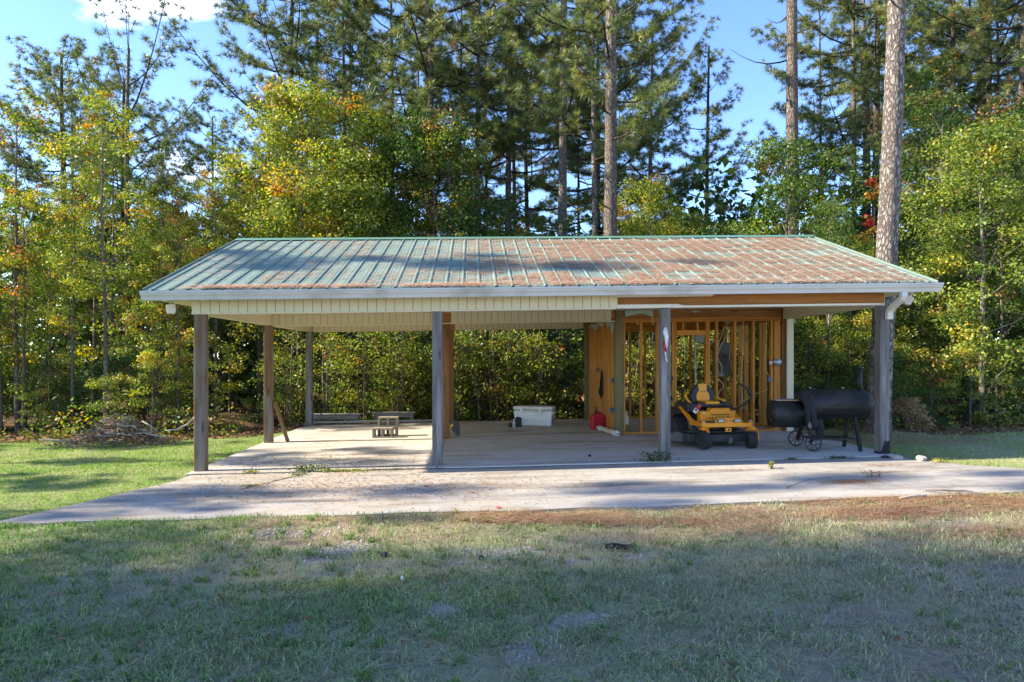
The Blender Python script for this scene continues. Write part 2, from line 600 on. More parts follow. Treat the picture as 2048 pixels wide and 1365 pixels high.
def soilcol(x, y):
    """base colours of the ground and of the grass on it, and how dense that grass is"""
    x = np.asarray(x, float); y = np.asarray(y, float)
    n = fbm(x * 0.7, y * 0.7, 1, 4)[..., None]; n2 = fbm(x * 2.6, y * 2.6, 2, 3)[..., None]
    fe = sstep(-0.35, 0.25, y - forest_edge(x) + (n[..., 0] - 0.5) * 0.8)[..., None]
    green = np.array([0.155, 0.275, 0.028]); dull = np.array([0.27, 0.325, 0.13]); straw = np.array([0.53, 0.46, 0.30])
    # the lawn left and right of the building is lush, the ground before the drive thin and going dormant
    front = sstep(-2.7, -3.1, y)[..., None]
    leftness = (1 - sstep(0.0, 2.4, x - (y + 3.2) * 0.2))[..., None]
    g = green * (1 - front) + front * (leftness * np.array([0.19, 0.31, 0.065]) + (1 - leftness) * dull)
    dry = front * np.clip(0.08 + 0.55 * sstep(3.2, 7.5, x)[..., None] + 0.75 * (n - 0.45) + 0.45 * (n2 - 0.5), 0, 0.9)
    dry = dry * (1 - 0.6 * leftness) + (1 - front) * 0.15 * sstep(0.5, 0.75, n) + (1 - front) * 0.4 * sstep(9, 12, x)[..., None]
    gcol = g * (1 - dry) + straw * dry
    bare = np.array([0.25, 0.205, 0.15])
    soil = gcol * 0.6 + bare * 0.5
    pm = patchmask(x, y)[..., None]; sm = strawmask(x, y)[..., None]
    worn = (front[..., 0] * sstep(0.50, 0.68, fbm(x * 0.85 + 3, y * 1.5, 33, 3)))[..., None]
    soil = soil * (1 - worn * .6) + np.array([0.30, 0.255, 0.195]) * worn * .6
    soil = soil * (1 - pm * .8) + np.array([0.36, 0.325, 0.285]) * pm * .8
    # thin bare band along the drive left of the middle
    bb = ((1 - sstep(0.25, 0.75, np.abs(y + 3.45))) * sstep(1.2, 2.0, x) * (1 - sstep(3.5, 4.4, x)))[..., None] * (0.4 + 0.9 * sstep(0.4, 0.6, n2))
    bb = np.clip(bb, 0, 0.9)
    soil = soil * (1 - bb) + np.array([0.27, 0.20, 0.13]) * bb
    soil = soil * (1 - sm * 0.55) + np.array([0.22, 0.125, 0.075]) * sm * 0.55
    litter = np.array([0.10, 0.062, 0.034]) * (0.6 + 0.9 * n2)
    soil = soil * (1 - fe) + litter * fe
    dens = (1 - pm * 0.80) * (1 - sm * 0.55) * (1 - bb * 0.6) * (1 - fe) * (1 - .55 * worn)
    n3 = fbm(x * 5.5, y * 5.5, 9, 2)[..., None]
    gcol = gcol * (0.72 + 0.56 * n3) * (1 + np.array([-0.10, 0.06, -0.12]) * (n2 - 0.45) * 3)
    dens = dens * np.clip(0.30 + 1.5 * (n2 - 0.3) + 0.8 * (n3 - 0.4), 0.08, 1.2)
    return soil, gcol, dens[..., 0]


def build_ground():
    xs = np.concatenate([[-420, -200, -110, -70, -45, -34, -27, -22, -18, -15], np.arange(-13, 20.01, 0.1), [21, 22.5, 24, 26, 29, 33, 38, 45, 60, 90, 150, 260, 440]])
    ys = np.concatenate([[-300, -150, -80, -45, -30, -22, -17, -14, -12.5], np.arange(-11.5, 9.01, 0.1), [9.4, 10, 10.8, 12, 13.5, 15, 17, 20, 24, 29, 36, 46, 60, 90, 150, 260, 440]])
    X, Y = np.meshgrid(xs, ys)
    Z = gh(X, Y) - 0.008
    Z = np.where(paved(X, Y, 0.14), S * np.clip(X, -25, 40) - 0.09, Z)
    soil, g, d = soilcol(X, Y)
    n1, n0 = X.shape
    idx = np.arange(n1 * n0).reshape(n1, n0)
    F = np.stack([idx[:-1, :-1], idx[:-1, 1:], idx[1:, 1:], idx[1:, :-1]], -1).reshape(-1, 4)
    V = np.stack([X, Y, Z], -1).reshape(-1, 3)
    me = np_mesh('ground', V, F, soil.reshape(-1, 3), M_GROUND, True)
    o = mobj('ground', me)
    tag(o, kind='structure', label='grassy plot of ground with bare sandy patches and leaf covered woodland floor')


build_ground()


def densify(poly, step=0.25, jit=0.02):
    out = []
    for i in range(len(poly)):
        a = Vector(poly[i]); b = Vector(poly[(i + 1) % len(poly)])
        k = max(1, min(40, int((b - a).length / step)))
        for j in range(k):
            p = a.lerp(b, j / k)
            if j and abs(p.y + 0.262) > 0.02: p += Vector((random.uniform(-jit, jit), random.uniform(-jit, jit)))
            out.append((p.x, p.y))
    return out


drive = MB().prism(densify(DRIVE), 'z', -0.10, 0.006).build('driveway', M_DRIVE, shear=True)
tag(drive, kind='structure', label='worn concrete driveway in front of the pavilion')

slab = MB().bx(-0.10, 9.95, -0.24, 6.45, -0.2, -0.03).build('floor_slab', M_SLAB, shear=True)
tag(slab, kind='structure', label='concrete floor slab under the pavilion')
for (x0, x1, y0, y1) in ((-0.12, 3.285, -0.25, 3.155), (3.293, 6.595, -0.25, 3.155), (6.603, 9.97, -0.25, 3.155), (-0.12, 3.285, 3.163, 6.47), (3.293, 6.595, 3.163, 6.47), (6.603, 9.97, 3.163, 6.47)):
    MB().bx(x0, x1, y0, y1, -0.028, 0.022).build('slab_section', M_SLAB, slab, shear=True, bevel=0.006, seg=1)


def crack(pts, w=0.02):
    mb = MB()
    P = [Vector((p[0], p[1], 0)) for p in pts]
    Q = []
    for a, b in zip(P[:-1], P[1:]):
        k = max(2, int((b - a).length / 0.12))
        for j in range(k): Q.append(a.lerp(b, j / k) + Vector((random.uniform(-.02, .02), random.uniform(-.02, .02), 0)))
    Q.append(P[-1])
    vs_, fs = [], []
    for i, p in enumerate(Q):
        d = (Q[min(i + 1, len(Q) - 1)] - Q[max(0, i - 1)]).normalized(); n = Vector((-d.y, d.x, 0)) * w * random.uniform(0.3, 0.9) / 2
        z = 0.010
        vs_ += [(p.x - n.x, p.y - n.y, z), (p.x + n.x, p.y + n.y, z)]
    for i in range(len(Q) - 1): fs.append((2 * i, 2 * i + 1, 2 * i + 3, 2 * i + 2))
    mb.add(vs_, fs)
    return mb.build('crack', M_CRACK, drive, shear=True)


crack([(1.0, -1.45), (1.22, -1.0), (1.45, -0.55), (1.58, -0.27)], 0.045)
crack([(7.3, -2.3), (7.75, -1.85), (8.4, -1.62), (9.1, -1.75), (10.2, -1.95)], 0.013)
crack([(0.9, -2.6), (1.6, -2.2), (2.4, -2.3)], 0.012)
crack([(-0.04, -0.275), (2.0, -0.285), (4.4, -0.28), (9.9, -0.275)], 0.028)

# ------------------------------------------------------------------ the pavilion
M_POST_GREY = wood('weathered_post', (0.075, 0.068, 0.064), (0.31, 0.30, 0.29), 'z', grain=20.0)
M_POST_BROWN = wood('brown_post', (0.13, 0.075, 0.038), (0.25, 0.155, 0.085), 'z', weather=(0.2, 0.185, 0.165))
M_POST_RED = wood('reddish_brown_post', (0.15, 0.065, 0.025), (0.30, 0.15, 0.065), 'z')  # redder brown timber of the inner and back posts
M_POST_GREEN = wood('treated_post', (0.17, 0.145, 0.065), (0.27, 0.23, 0.12), 'z')
M_STUD = wood('stud_timber', (0.46, 0.17, 0.028), (0.70, 0.32, 0.075), 'z', 0.65)
M_PLATE = wood('plate_timber', (0.48, 0.18, 0.028), (0.72, 0.33, 0.075), 'x', 0.65)
M_STUDY = wood('stud_timber_side', (0.46, 0.17, 0.028), (0.70, 0.32, 0.075), 'y', 0.65)
M_BEAM = wood('beam_timber', (0.30, 0.12, 0.035), (0.50, 0.24, 0.085), 'x')
M_VINYL = plain('cream_vinyl', (0.70, 0.64, 0.47), 0.45, 0, 0.05, 2.0)
M_VINYLW = plain('white_vinyl', (0.78, 0.76, 0.70), 0.45, 0, 0.05, 2.0)
M_GUTTER = plain('gutter_aluminium', (0.62, 0.61, 0.58), 0.4, 0.0, 0.07, 3.0, dirt=(0.40, 0.38, 0.34))
M_ROOF = plain('green_roof_metal', (0.150, 0.215, 0.182), 0.62, 0.0, 0.14, 1.2, 0.0, 0.3, dirt=(0.20, 0.26, 0.22))
M_ROOF_DK = plain('green_trim_metal', (0.10, 0.22, 0.16), 0.4, 0.0, 0.1, 2)
M_PLY = plain('roof_deck', (0.30, 0.22, 0.14), 0.8, 0, 0.2, 4)

L3, D1, D2 = 3.2887, 3.19, 6.41
pav = thing('pavilion', 'long open sided pavilion with green ribbed metal roof on square timber posts', 'pavilion')


def postpart(x, y, z0, z1, w, m, label=None):
    o = MB().bx(-w / 2, w / 2, -w / 2, w / 2, 0, z1 - z0).build('post', m, pav, (x, y, gz(x) + z0), bevel=0.006, seg=1)
    if label: tag(o, label)
    return o


BZ0, BZ1 = 2.21, 2.40
posts = [(0, 0, M_POST_BROWN, .146, BZ0, 'brown weathered front post at the left end'), (L3, 0, M_POST_GREY, .142, BZ0, 'grey weathered front post'),
         (2 * L3, 0, M_POST_GREY, .142, BZ0, 'grey front post carrying a red and white tied cord'), (3 * L3 - .01, 0, M_POST_GREY, .146, BZ0, 'grey front post with a blackened foot'),
         (0, D1, M_POST_BROWN, .142, BZ1, 'brown post with a plank leaning on it'), (L3, D1, M_POST_RED, .142, BZ1, None),
         (2 * L3 + .02, D1, M_POST_GREEN, .142, BZ1, 'greenish treated post at the corner of the framed room'), (3 * L3 - .01, D1, M_POST_RED, .142, BZ1, None),
         (0, D2 - .02, M_POST_GREY, .142, BZ1, None), (L3, D2 - .02, M_POST_RED, .142, BZ0, None), (2 * L3 - .03, D2 - .02, M_POST_GREEN, .142, BZ1, None), (3 * L3 - .03, D2 - .02, M_POST_RED, .142, BZ1, None)]
for (x, y, m, w, z1, lab) in posts:
    postpart(x, y, 0.02, z1, w, m, lab)
M_CHAR = plain('blackened_wood', (0.018, 0.016, 0.015), 0.9, 0, 0.4, 8)
# blackened foot: a ragged skin just proud of the post
mb = MB()
px, w = 3 * L3 - .01, .151
pts = [(-w / 2, 0)] + [(w / 2, 0)] + [(w / 2, .20), (w * .25, .185), (0.0, .20), (-w * .15, .15), (-w * .3, .06), (-w / 2, .03)]
mb.prism(pts, 'y', -w / 2, w / 2)
mb.build('burnt_foot', M_CHAR, pav, (px, 0, gz(px) + .021))

# ---- beams: a timber core, strips of cream cladding as pieces of it


def clad_beam(name, x0, x1, yf, ythick, z0, z1, step, skip=(), core=M_BEAM):
    b = MB().bx(x0 + .01, x1, yf + .014, yf + ythick, z0 + .012, z1).build(name, core, pav, shear=True)
    prof = [(0.0, 0.0), (step - .007, 0.0), (step - .007, .012), (0.0, .012)]
    me = MB().prism([(p[0], p[1]) for p in prof], 'z', 0, z1 - z0 - .012).mesh('cladding_strip', M_VINYL)
    x = x0
    while x < x1 - step * .6:
        if not any(a - step * .9 < x < b2 for a, b2 in skip):
            mobj('cladding_strip', me, b, (x, yf, gz(x + step / 2) + z0 + .012))
        x += step
    # bottom trim that closes the cladding
    MB().bx(x0 - .004, x1 + .004, yf - .006, yf + ythick + .004, z0 - .006, z0 + .011).build('bottom_trim', M_VINYL, b, shear=True)
    return b


fb = clad_beam('front_beam', -.095, 5.84, -.09, .18, BZ0, BZ1, .127)
mbm = clad_beam('middle_beam', .09, 6.51, 3.09, .17, 2.19, BZ1, .127, skip=[(L3 - .075, L3 + .075)])
bbm = clad_beam('back_beam', .09, 6.50, 6.34, .15, 2.205, BZ1, .127, skip=[(L3 - .075, L3 + .075)])
# bare right end of the front beam: two stacked timbers, a white channel below, torn soffit above
fr = MB().bx(5.85, 9.86, -.055, -.012, 2.25, 2.398).bx(5.85, 9.86, .0, .055, 2.25, 2.398).build('bare_beam', M_BEAM, pav, shear=True)
MB().bx(5.85, 9.80, -.075, -.058, 2.222, 2.246).bx(5.85, 9.80, -.075, .07, 2.216, 2.221).build('white_channel', M_VINYLW, fr, shear=True)
mb = MB(); random.seed(3)
pts = [(5.86, 2.40)]
x = 5.86
while x < 7.25:
    pts += [(x, 2.365 + random.uniform(0, .006)), (x + .03, 2.373 + random.uniform(0, .004))]; x += .045
pts += [(7.3, 2.40)]
mb.prism(pts, 'y', -.085, -.078)
pts = [(5.86, 2.247), (5.86, 2.272)]
x = 5.86
while x < 6.78:
    pts += [(x + .01, 2.272), (x + .025, 2.262)]; x += .04
pts += [(6.84, 2.247)]
mb.prism(pts, 'y', -.080, -.077)
mb.build('torn_vinyl', M_VINYLW, fr, shear=True)
MB().prism([(-.0, 2.205), (6.33, 2.205), (6.33, 2.40), (0, 2.40)], 'x', -.085, .085).build('left_side_beam', M_VINYL, pav)
MB().prism([(.08, 2.205), (3.08, 2.19), (3.08, 2.40), (.08, 2.40)], 'x', 9.79, 9.95).prism([(3.28, 2.205), (6.33, 2.19), (6.33, 2.40), (3.28, 2.40)], 'x', 9.79, 9.95).build('right_side_beam', M_VINYL, pav, shear=True)
MB().bx(-.55, 10.40, -.46, 6.84, 2.402, 2.415).build('soffit', M_VINYL, pav, shear=True)
# cream corner board on the right of the framed room
MB().bx(9.86, 9.985, 3.05, 3.10, .022, 2.19).bx(9.94, 9.985, 3.10, 3.30, .022, 2.19).build('corner_board', M_VINYL, pav, shear=True)

# ---- roof
RX0, RX1, EY, EZ, RY, RZ = -.575, 10.393, -.45, 2.505, 3.20, 3.805
roof = MB().prism([(EY + .03, EZ - .03), (RY, RZ - .035), (2 * RY - EY - .03, EZ - .03), (2 * RY - EY - .03, EZ - .05), (RY, RZ - .06), (EY + .03, EZ - .05)], 'x', RX0 + .02, RX1 - .02).build('roof', M_PLY, pav, shear=True)
NSH = 12
wsh = (RX1 - RX0) / NSH
for side in (0, 1):
    for k in range(NSH):
        x0 = RX0 + k * wsh
        prof = []
        for r_ in range(4):
            rc = x0 + (r_ + .5) * wsh / 4
            a = x0 + r_ * wsh / 4
            prof += [(a + .0005, 0)] if r_ == 0 else []
            prof += [(a + .045, 0), (a + .05, .003), (a + .06, .003), (a + .065, 0)]
            prof += [(rc - .022, 0), (rc - .008, .019), (rc + .008, .019), (rc + .022, 0)]
            prof += [(a + .163, 0), (a + .168, .003), (a + .178, .003), (a + .183, 0)]
        prof += [(x0 + wsh - .0005, 0)]
        vs_, fs = [], []
        for (x, h) in prof:
            for (yy, zz) in ((EY, EZ), (RY - .01, RZ - .004)):
                y2 = yy if side == 0 else 2 * RY - yy
                vs_.append((x, y2, zz + h)); vs_.append((x, y2, zz + h - .006))
        for i in range(len(prof) - 1):
            a, b = 4 * i, 4 * i + 4
            fs += [(a, b, b + 2, a + 2), (a + 1, a + 3, b + 3, b + 1), (a, a + 1, b + 1, b), (a + 2, b + 2, b + 3, a + 3)]
        e = 4 * (len(prof) - 1)
        fs += [(0, 2, 3, 1), (e, e + 1, e + 3, e + 2)]
        MB().add(vs_, fs).build('roof_panel', M_ROOF, roof, shear=True)
sl = (RZ - EZ) / (RY - EY)
MB().prism([(RY - .16, RZ - .16 * sl + .026), (RY, RZ + .032), (RY + .16, RZ - .16 * sl + .026), (RY + .16, RZ - .16 * sl + .022), (RY, RZ + .027), (RY - .16, RZ - .16 * sl + .022)], 'x', RX0 - .012, RX1 + .012).build('ridge_cap', M_ROOF_DK, roof, shear=True)
for x in (RX0 - .012, RX1 + .002):
    MB().prism([(EY, EZ - .09), (EY, EZ + .026), (RY, RZ + .026), (2 * RY - EY, EZ + .026), (2 * RY - EY, EZ - .09), (RY, RZ - .09)], 'x', x, x + .010).build('rake_trim', M_ROOF, roof, shear=True)
for x in (-.06, 9.90):
    MB().prism([(0, 2.416), (6.4, 2.416), (6.4, 2.46), (RY, RZ - .075), (0, 2.46)], 'x', x, x + .05).build('gable_panel', M_VINYL, pav, shear=True)
# fascia and K-style gutter
MB().bx(RX0 + .02, RX1 - .02, -.425, -.405, 2.392, 2.475).build('fascia', M_VINYLW, pav, shear=True)
MB().bx(RX0 + .02, RX1 - .02, 6.805, 6.825, 2.392, 2.475).build('fascia', M_VINYLW, pav, shear=True)
gut = MB().prism([(-.43, 2.37), (-.43, 2.485), (-.44, 2.485), (-.44, 2.38), (-.475, 2.38), (-.487, 2.41), (-.515, 2.44), (-.523, 2.478), (-.537, 2.478), (-.537, 2.490), (-.545, 2.490), (-.545, 2.468), (-.532, 2.465), (-.524, 2.436), (-.50, 2.415), (-.492, 2.395), (-.485, 2.37)], 'x', -.585, 10.425).build('gutter', M_GUTTER, pav, shear=True)
MB().prism([(-.43, 2.371), (-.43, 2.484), (-.536, 2.484), (-.523, 2.44), (-.495, 2.41), (-.482, 2.371)], 'x', -.589, -.583).prism([(-.43, 2.371), (-.43, 2.484), (-.536, 2.484), (-.523, 2.44), (-.495, 2.41), (-.482, 2.371)], 'x', 10.423, 10.429).build('end_cap', M_GUTTER, gut, shear=True)
# downspout: box section swept from the gutter back to the post
sp = [(-.46, 2.375), (-.46, 2.32), (-.44, 2.285), (-.20, 2.17), (-.14, 2.12), (-.125, 2.06), (-.125, 2.0)]
mb = MB()
for a, b in zip(sp[:-1], sp[1:]):
    mb.bar((9.885, a[0], a[1]), (9.885, b[0], b[1]), .088, .064, (1, 0, 0) if False else (0, 0, 1))
vs_, fs = [], []
for i, (y, z) in enumerate(sp):
    a = Vector(sp[max(0, i - 1)]); b = Vector(sp[min(len(sp) - 1, i + 1)]); d = (b - a).normalized(); n = Vector((-d.y, d.x)) * .036
    for sx in (-.043, .043):
        vs_ += [(9.885 + sx, y + n.x, z + n.y), (9.885 + sx, y - n.x, z - n.y)]
for i in range(len(sp) - 1):
    a, b = 4 * i, 4 * i + 4
    for (p, q) in ((0, 1), (1, 3), (3, 2), (2, 0)): fs.append((a + p, a + q, b + q, b + p))
e = 4 * (len(sp) - 1)
fs += [(0, 2, 3, 1), (e, e + 1, e + 3, e + 2)]
MB().add(vs_, fs).build('downspout', M_GUTTER, pav, shear=True, bevel=.008)

# ---- the framed room at the right of the back row
FZ = 0.022


def studm(h, wx, wy, m):
    return MB().bx(-wx / 2, wx / 2, -wy / 2, wy / 2, 0, h).mesh('stud', m)


def beam_wall(name, p0, p1, top=2.24):
    """bottom plate and doubled top plate of a stud wall"""
    d = (Vector(p1) - Vector(p0)); ax = abs(d.x) > abs(d.y)
    x0, x1 = sorted((p0[0], p1[0])); y0, y1 = sorted((p0[1], p1[1]))
    if ax: y0, y1 = p0[1] - .045, p0[1] + .045
    else: x0, x1 = p0[0] - .045, p0[0] + .045
    return x0, x1, y0, y1


x0, x1, y0, y1 = beam_wall('', (6.66, 3.19), (9.80, 3.19))
fw = MB().bx(x0, 7.68, y0, y1, FZ, FZ + .038).build('front_stud_wall', M_PLATE, pav, shear=True)
MB().bx(8.30, x1, y0, y1, FZ, FZ + .038).build('sole_plate', M_PLATE, fw, shear=True)
MB().bx(x0, x1, y0, y1, 2.165, 2.203).build('top_plate', M_PLATE, fw, shear=True)
MB().bx(x0, x1, y0 - .002, y1, 2.206, 2.244).build('top_plate', M_PLATE, fw, shear=True)
ms = studm(2.165 - .06, .038, .089, M_STUD)
msc = studm(.155, .038, .089, M_STUD)
for x in (6.70, 7.03, 7.34, 7.39, 7.655, 7.70, 8.31, 8.355, 8.51, 8.87, 9.235, 9.60, 9.75):
    mobj('stud', ms, fw, (x, 3.19 + random.uniform(-.004, .004), gz(x) + FZ + .038))
mobj('stud', MB().bx(-.045, .045, -.019, .019, 0, 2.10).mesh('stud', M_STUD), fw, (9.69, 3.165, gz(9.69) + FZ + .038))
MB().bx(7.725, 8.288, 3.147, 3.185, 1.905, 2.003).bx(7.725, 8.288, 3.19, 3.228, 1.905, 2.003).build('header', M_PLATE, fw, shear=True)
for x in (7.85, 8.13):
    mobj('cripple_stud', msc, fw, (x, 3.19, gz(x) + 2.006))
MB().bx(6.66, 9.80, 3.14, 3.24, 2.247, 2.40).build('room_beam', M_BEAM, pav, shear=True)
x0, x1, y0, y1 = beam_wall('', (6.60, 6.37), (9.76, 6.37))
bw = MB().bx(x0, x1, y0, y1, FZ, FZ + .038).bx(x0, x1, y0, y1, 2.10, 2.138).bx(x0, x1, y0 - .002, y1, 2.141, 2.18).bx(x0, x1, y0 - .002, y1, 2.183, 2.40).build('back_stud_wall', M_PLATE, pav, shear=True)
msb = studm(2.10 - .06, .038, .089, M_STUD)
for x in (6.68, 7.18, 7.57, 7.93, 8.29, 8.66, 9.04, 9.40):
    mobj('stud', msb, bw, (x, 6.37, gz(x) + FZ + .038))
msl = MB().bx(-.045, .045, -.019, .019, 0, 2.105).mesh('stud', M_STUD)
for X, nm in ((6.60, 'left_stud_wall'), (9.80, 'right_stud_wall')):
    x0, x1, y0, y1 = beam_wall('', (X, 3.27), (X, 6.31))
    wl = MB().bx(x0, x1, y0, y1, FZ, FZ + .038).bx(x0, x1, y0, y1, 2.165, 2.203).bx(x0 - .002, x1 + .002, y0, y1, 2.206, 2.244).build(nm, M_STUDY, pav, shear=True)
    ysl = [3.33, 3.56, 3.95, 4.11, 4.54, 4.89, 5.22, 5.69, 6.15] if X > 9 else [3.30, 3.34, 3.70, 3.74, 4.10, 4.50, 4.90, 5.30, 5.70, 6.10, 6.2]
    for y in ysl:
        mobj('stud', msl, wl, (X, y, gz(X) + FZ + .038), (0, 0, random.uniform(-.02, .02)))
    if X < 9:
        MB().bx(X - .04, X + .04, 4.52, 4.88, 1.62, 1.70).build('blocking', M_STUDY, wl, shear=True)
    else:
        MB().bx(X - .03, X + .03, 3.35, 3.58, 1.03, 1.07).build('blocking', M_STUDY, wl, shear=True)
    walls_ref = wl
M_BLUE = plain('blue_box_plastic', (0.06, 0.15, 0.30), 0.5)
M_GREYBOX = plain('grey_box', (0.12, 0.125, 0.125), 0.5, 0.3)
M_CABLE = plain('cable_sheath', (0.62, 0.55, 0.36), 0.5)
M_CABLEY = plain('yellow_cable_sheath', (0.60, 0.46, 0.10), 0.5)
M_PVC = plain('white_pipe', (0.78, 0.78, 0.76), 0.35)
M_DARKPL = plain('black_plastic', (0.02, 0.02, 0.022), 0.45)


def small_box(x, y, z, m, parent, d=(.055, .05, .09), nm='outlet_box'):
    mb = MB().bx(-d[0] / 2, d[0] / 2, -d[1] / 2, d[1] / 2, -d[2] / 2, d[2] / 2)
    mb.bx(-d[0] / 2 + .006, d[0] / 2 - .006, -d[1] / 2 - .006, -d[1] / 2, -d[2] / 2 + .008, d[2] / 2 - .008)
    return mb.build(nm, m, parent, (x, y, z + gz(x)), bevel=.004, seg=1)


lw = [c for c in pav.children if c.name.startswith('left_stud')][0]
rw = [c for c in pav.children if c.name.startswith('right_stud')][0]
small_box(6.53, 3.42, 1.05, M_BLUE, lw); small_box(6.52, 3.45, .47, M_BLUE, lw, (.08, .06, .09)); small_box(6.46, 4.6, 1.24, M_GREYBOX, lw)
small_box(8.58, 3.16, 1.13, M_GREYBOX, fw, (.12, .05, .07)); small_box(7.62, 3.15, 1.08, M_DARKPL, fw, (.05, .05, .08)); small_box(7.62, 3.15, .47, M_BLUE, fw)
small_box(9.55, 3.16, 1.03, M_BLUE, fw); small_box(9.30, 4.3, 1.36, M_BLUE, rw, (.07, .06, .10)); small_box(9.20, 4.1, 1.10, M_DARKPL, rw, (.08, .06, .12))
pn = MB().bx(-.19, .19, -.055, .055, 0, .75).bx(-.17, .17, -.065, -.055, .03, .72).build('breaker_panel', M_GREYBOX, rw, (9.56, 5.75, gz(9.56) + 1.05), bevel=.006)
MB().box((9.55, 3.10, 1.35), (.05, .05, .06)).lathe([(.03, 0), (.075, -.05), (.075, -.06), (.0, -.062)], (9.68, 3.12, 1.355), 'y', 18).box((9.60, 3.105, 1.36), (.12, .02, .02)).lathe([(.02, 0), (.03, -.05), (.0, -.055)], (9.60, 3.10, 1.36), 'y', 12).build('hose_bib_plate', plain('dull_metal', (.42, .42, .42), .4, .6), fw, shear=True)


def cable(pts, m, parent, r=.0065):
    P = [Vector(p) for p in pts]; Q = []
    for i in range(len(P) - 1):
        a = P[max(0, i - 1)]; b = P[i]; c = P[i + 1]; d = P[min(len(P) - 1, i + 2)]
        for k in range(6):
            t = k / 6
            Q.append(0.5 * ((2 * b) + (c - a) * t + (2 * a - 5 * b + 4 * c - d) * t * t + (3 * b - a - 3 * c + d) * t ** 3))
    Q.append(P[-1])
    return MB().tube(Q, r, 6).build('cable', m, parent, shear=True)


cable([(8.95, 3.22, 2.2), (8.72, 3.26, 1.85), (8.56, 3.22, 1.55), (8.53, 3.2, 1.3), (8.56, 3.18, 1.16)], M_CABLE, fw)
cable([(8.86, 3.3, 2.2), (8.60, 3.3, 1.9), (8.55, 3.24, 1.5), (8.62, 3.2, 1.3), (8.61, 3.18, 1.16)], M_CABLE, fw)
cable([(8.80, 3.3, 2.18), (8.57, 3.24, 1.7), (8.53, 3.2, .9), (8.60, 3.22, .66), (8.9, 3.26, .50), (9.2, 3.3, .46)], M_CABLE, fw)
cable([(8.52, 3.2, 1.1), (8.66, 3.2, .92), (8.60, 3.22, .82), (8.53, 3.2, .7)], M_CABLE, fw)
cable([(9.05, 3.2, 2.2), (9.05, 3.21, 1.6), (9.02, 3.2, 1.1), (9.04, 3.2, .5)], M_CABLE, fw)
cable([(9.52, 3.2, 2.2), (9.51, 3.21, 1.7), (9.48, 3.2, 1.3), (9.55, 3.18, 1.08)], M_CABLEY, fw)
cable([(9.1, 3.5, .55), (9.4, 3.35, .75), (9.56, 3.25, .82)], M_CABLEY, fw, .009)
cable([(7.22, 6.2, 2.1), (7.25, 6.2, 1.3), (7.26, 6.2, .4)], M_CABLEY, bw, .010)
cable([(6.66, 3.36, 2.15), (6.56, 3.36, 1.7), (6.55, 3.38, 1.1)], M_CABLEY, lw)
cable([(6.56, 3.6, 2.15), (6.55, 3.6, 1.0), (6.55, 3.5, .52)], M_CABLEY, lw)
cable([(9.2, 4.5, 2.1), (9.32, 4.6, 1.8), (9.28, 4.5, 1.42)], M_CABLEY, rw)
# white hose and pipe at the back wall, with a pale box
MB().tube([(8.93, 5.9, 1.98), (8.96, 5.9, 1.85), (9.0, 5.88, 1.72), (9.06, 5.86, 1.65), (9.12, 5.86, 1.72), (9.13, 5.88, 1.84)], .018, 8).build('white_hose', M_PVC, bw, shear=True)
MB().tube([(9.0, 5.9, 1.70), (9.01, 5.9, 1.0), (9.0, 5.9, .1)], .02, 8).build('white_pipe', M_PVC, bw, shear=True)
MB().bx(9.03, 9.30, 5.92, 6.05, 1.80, 2.02).build('pale_box', plain('pale_box', (.55, .56, .55), .5), bw, shear=True, bevel=.01)
small_box(9.36, 3.45, 1.86, plain('grey_tag', (.5, .53, .56), .5), rw, (.05, .03, .11), 'hanging_tag')
MB().tube([(9.40, 3.6, 2.15), (9.38, 3.5, 1.95), (9.36, 3.45, 1.9)], .003, 5).build('tag_string', M_PVC, rw, shear=True)
# torn house wrap hanging under the beams
M_WRAP = plain('house_wrap', (.48, .62, .54), .6, 0, .08, 4)


def wrap(poly, y, parent, bend=.02):
    vs_ = [(p[0], y + bend * math.sin(i * 2.1), p[1]) for i, p in enumerate(poly)] + [(p[0], y - .003 + bend * math.sin(i * 2.1), p[1]) for i, p in enumerate(poly)]
    n = len(poly)
    fs = [list(range(n))[::-1], [n + i for i in range(n)]] + [[i, (i + 1) % n, n + (i + 1) % n, n + i] for i in range(n)]
    return MB().add(vs_, fs).build('torn_house_wrap', M_WRAP, parent, shear=True)


wrap([(6.70, 2.39), (6.70, 2.27), (6.80, 2.295), (6.95, 2.325), (7.08, 2.32), (7.2, 2.27), (7.245, 2.30), (7.235, 2.39)], 3.08, fw, .01)
o = wrap([(7.20, 2.30), (7.245, 2.30), (7.255, 2.18), (7.265, 2.12), (7.245, 2.115), (7.225, 2.17)], 3.10, fw, .01)
o.data.materials[0] = plain('stained_wrap', (.62, .42, .22), .6)
wrap([(8.0, 2.375), (8.07, 2.335), (8.12, 2.355), (8.2, 2.375)], 3.12, fw, .004)
wrap([(8.4, 2.378), (8.43, 2.362), (8.47, 2.378)], 3.12, fw, .004)
for (x, y, l, w) in ((6.54, 3.30, .16, .05), (6.53, 3.55, .30, .07), (6.52, 3.9, .14, .06), (6.50, 4.5, .10, .10), (6.50, 5.2, .14, .12)):
    wrap([(x - w, 2.235), (x + w, 2.235), (x + w * .6, 2.235 - l * .5), (x + w * .1, 2.235 - l), (x - w * .4, 2.235 - l * .45)], y - .02, lw, .012)
MB().tube([(6.93, 3.05, 2.165), (6.93, 3.05, 2.13)], [.01, .028], 8).build('hanging_bulb_socket', plain('pale_socket', (.6, .45, .3), .5), fw, shear=True)
# the other half of the floor clutter: metal strip at the slab edge
mb = MB().bx(3.4, 6.1, -.257, -.251, .010, .023)
mb.build('edge_strip', M_GUTTER, slab, shear=True)
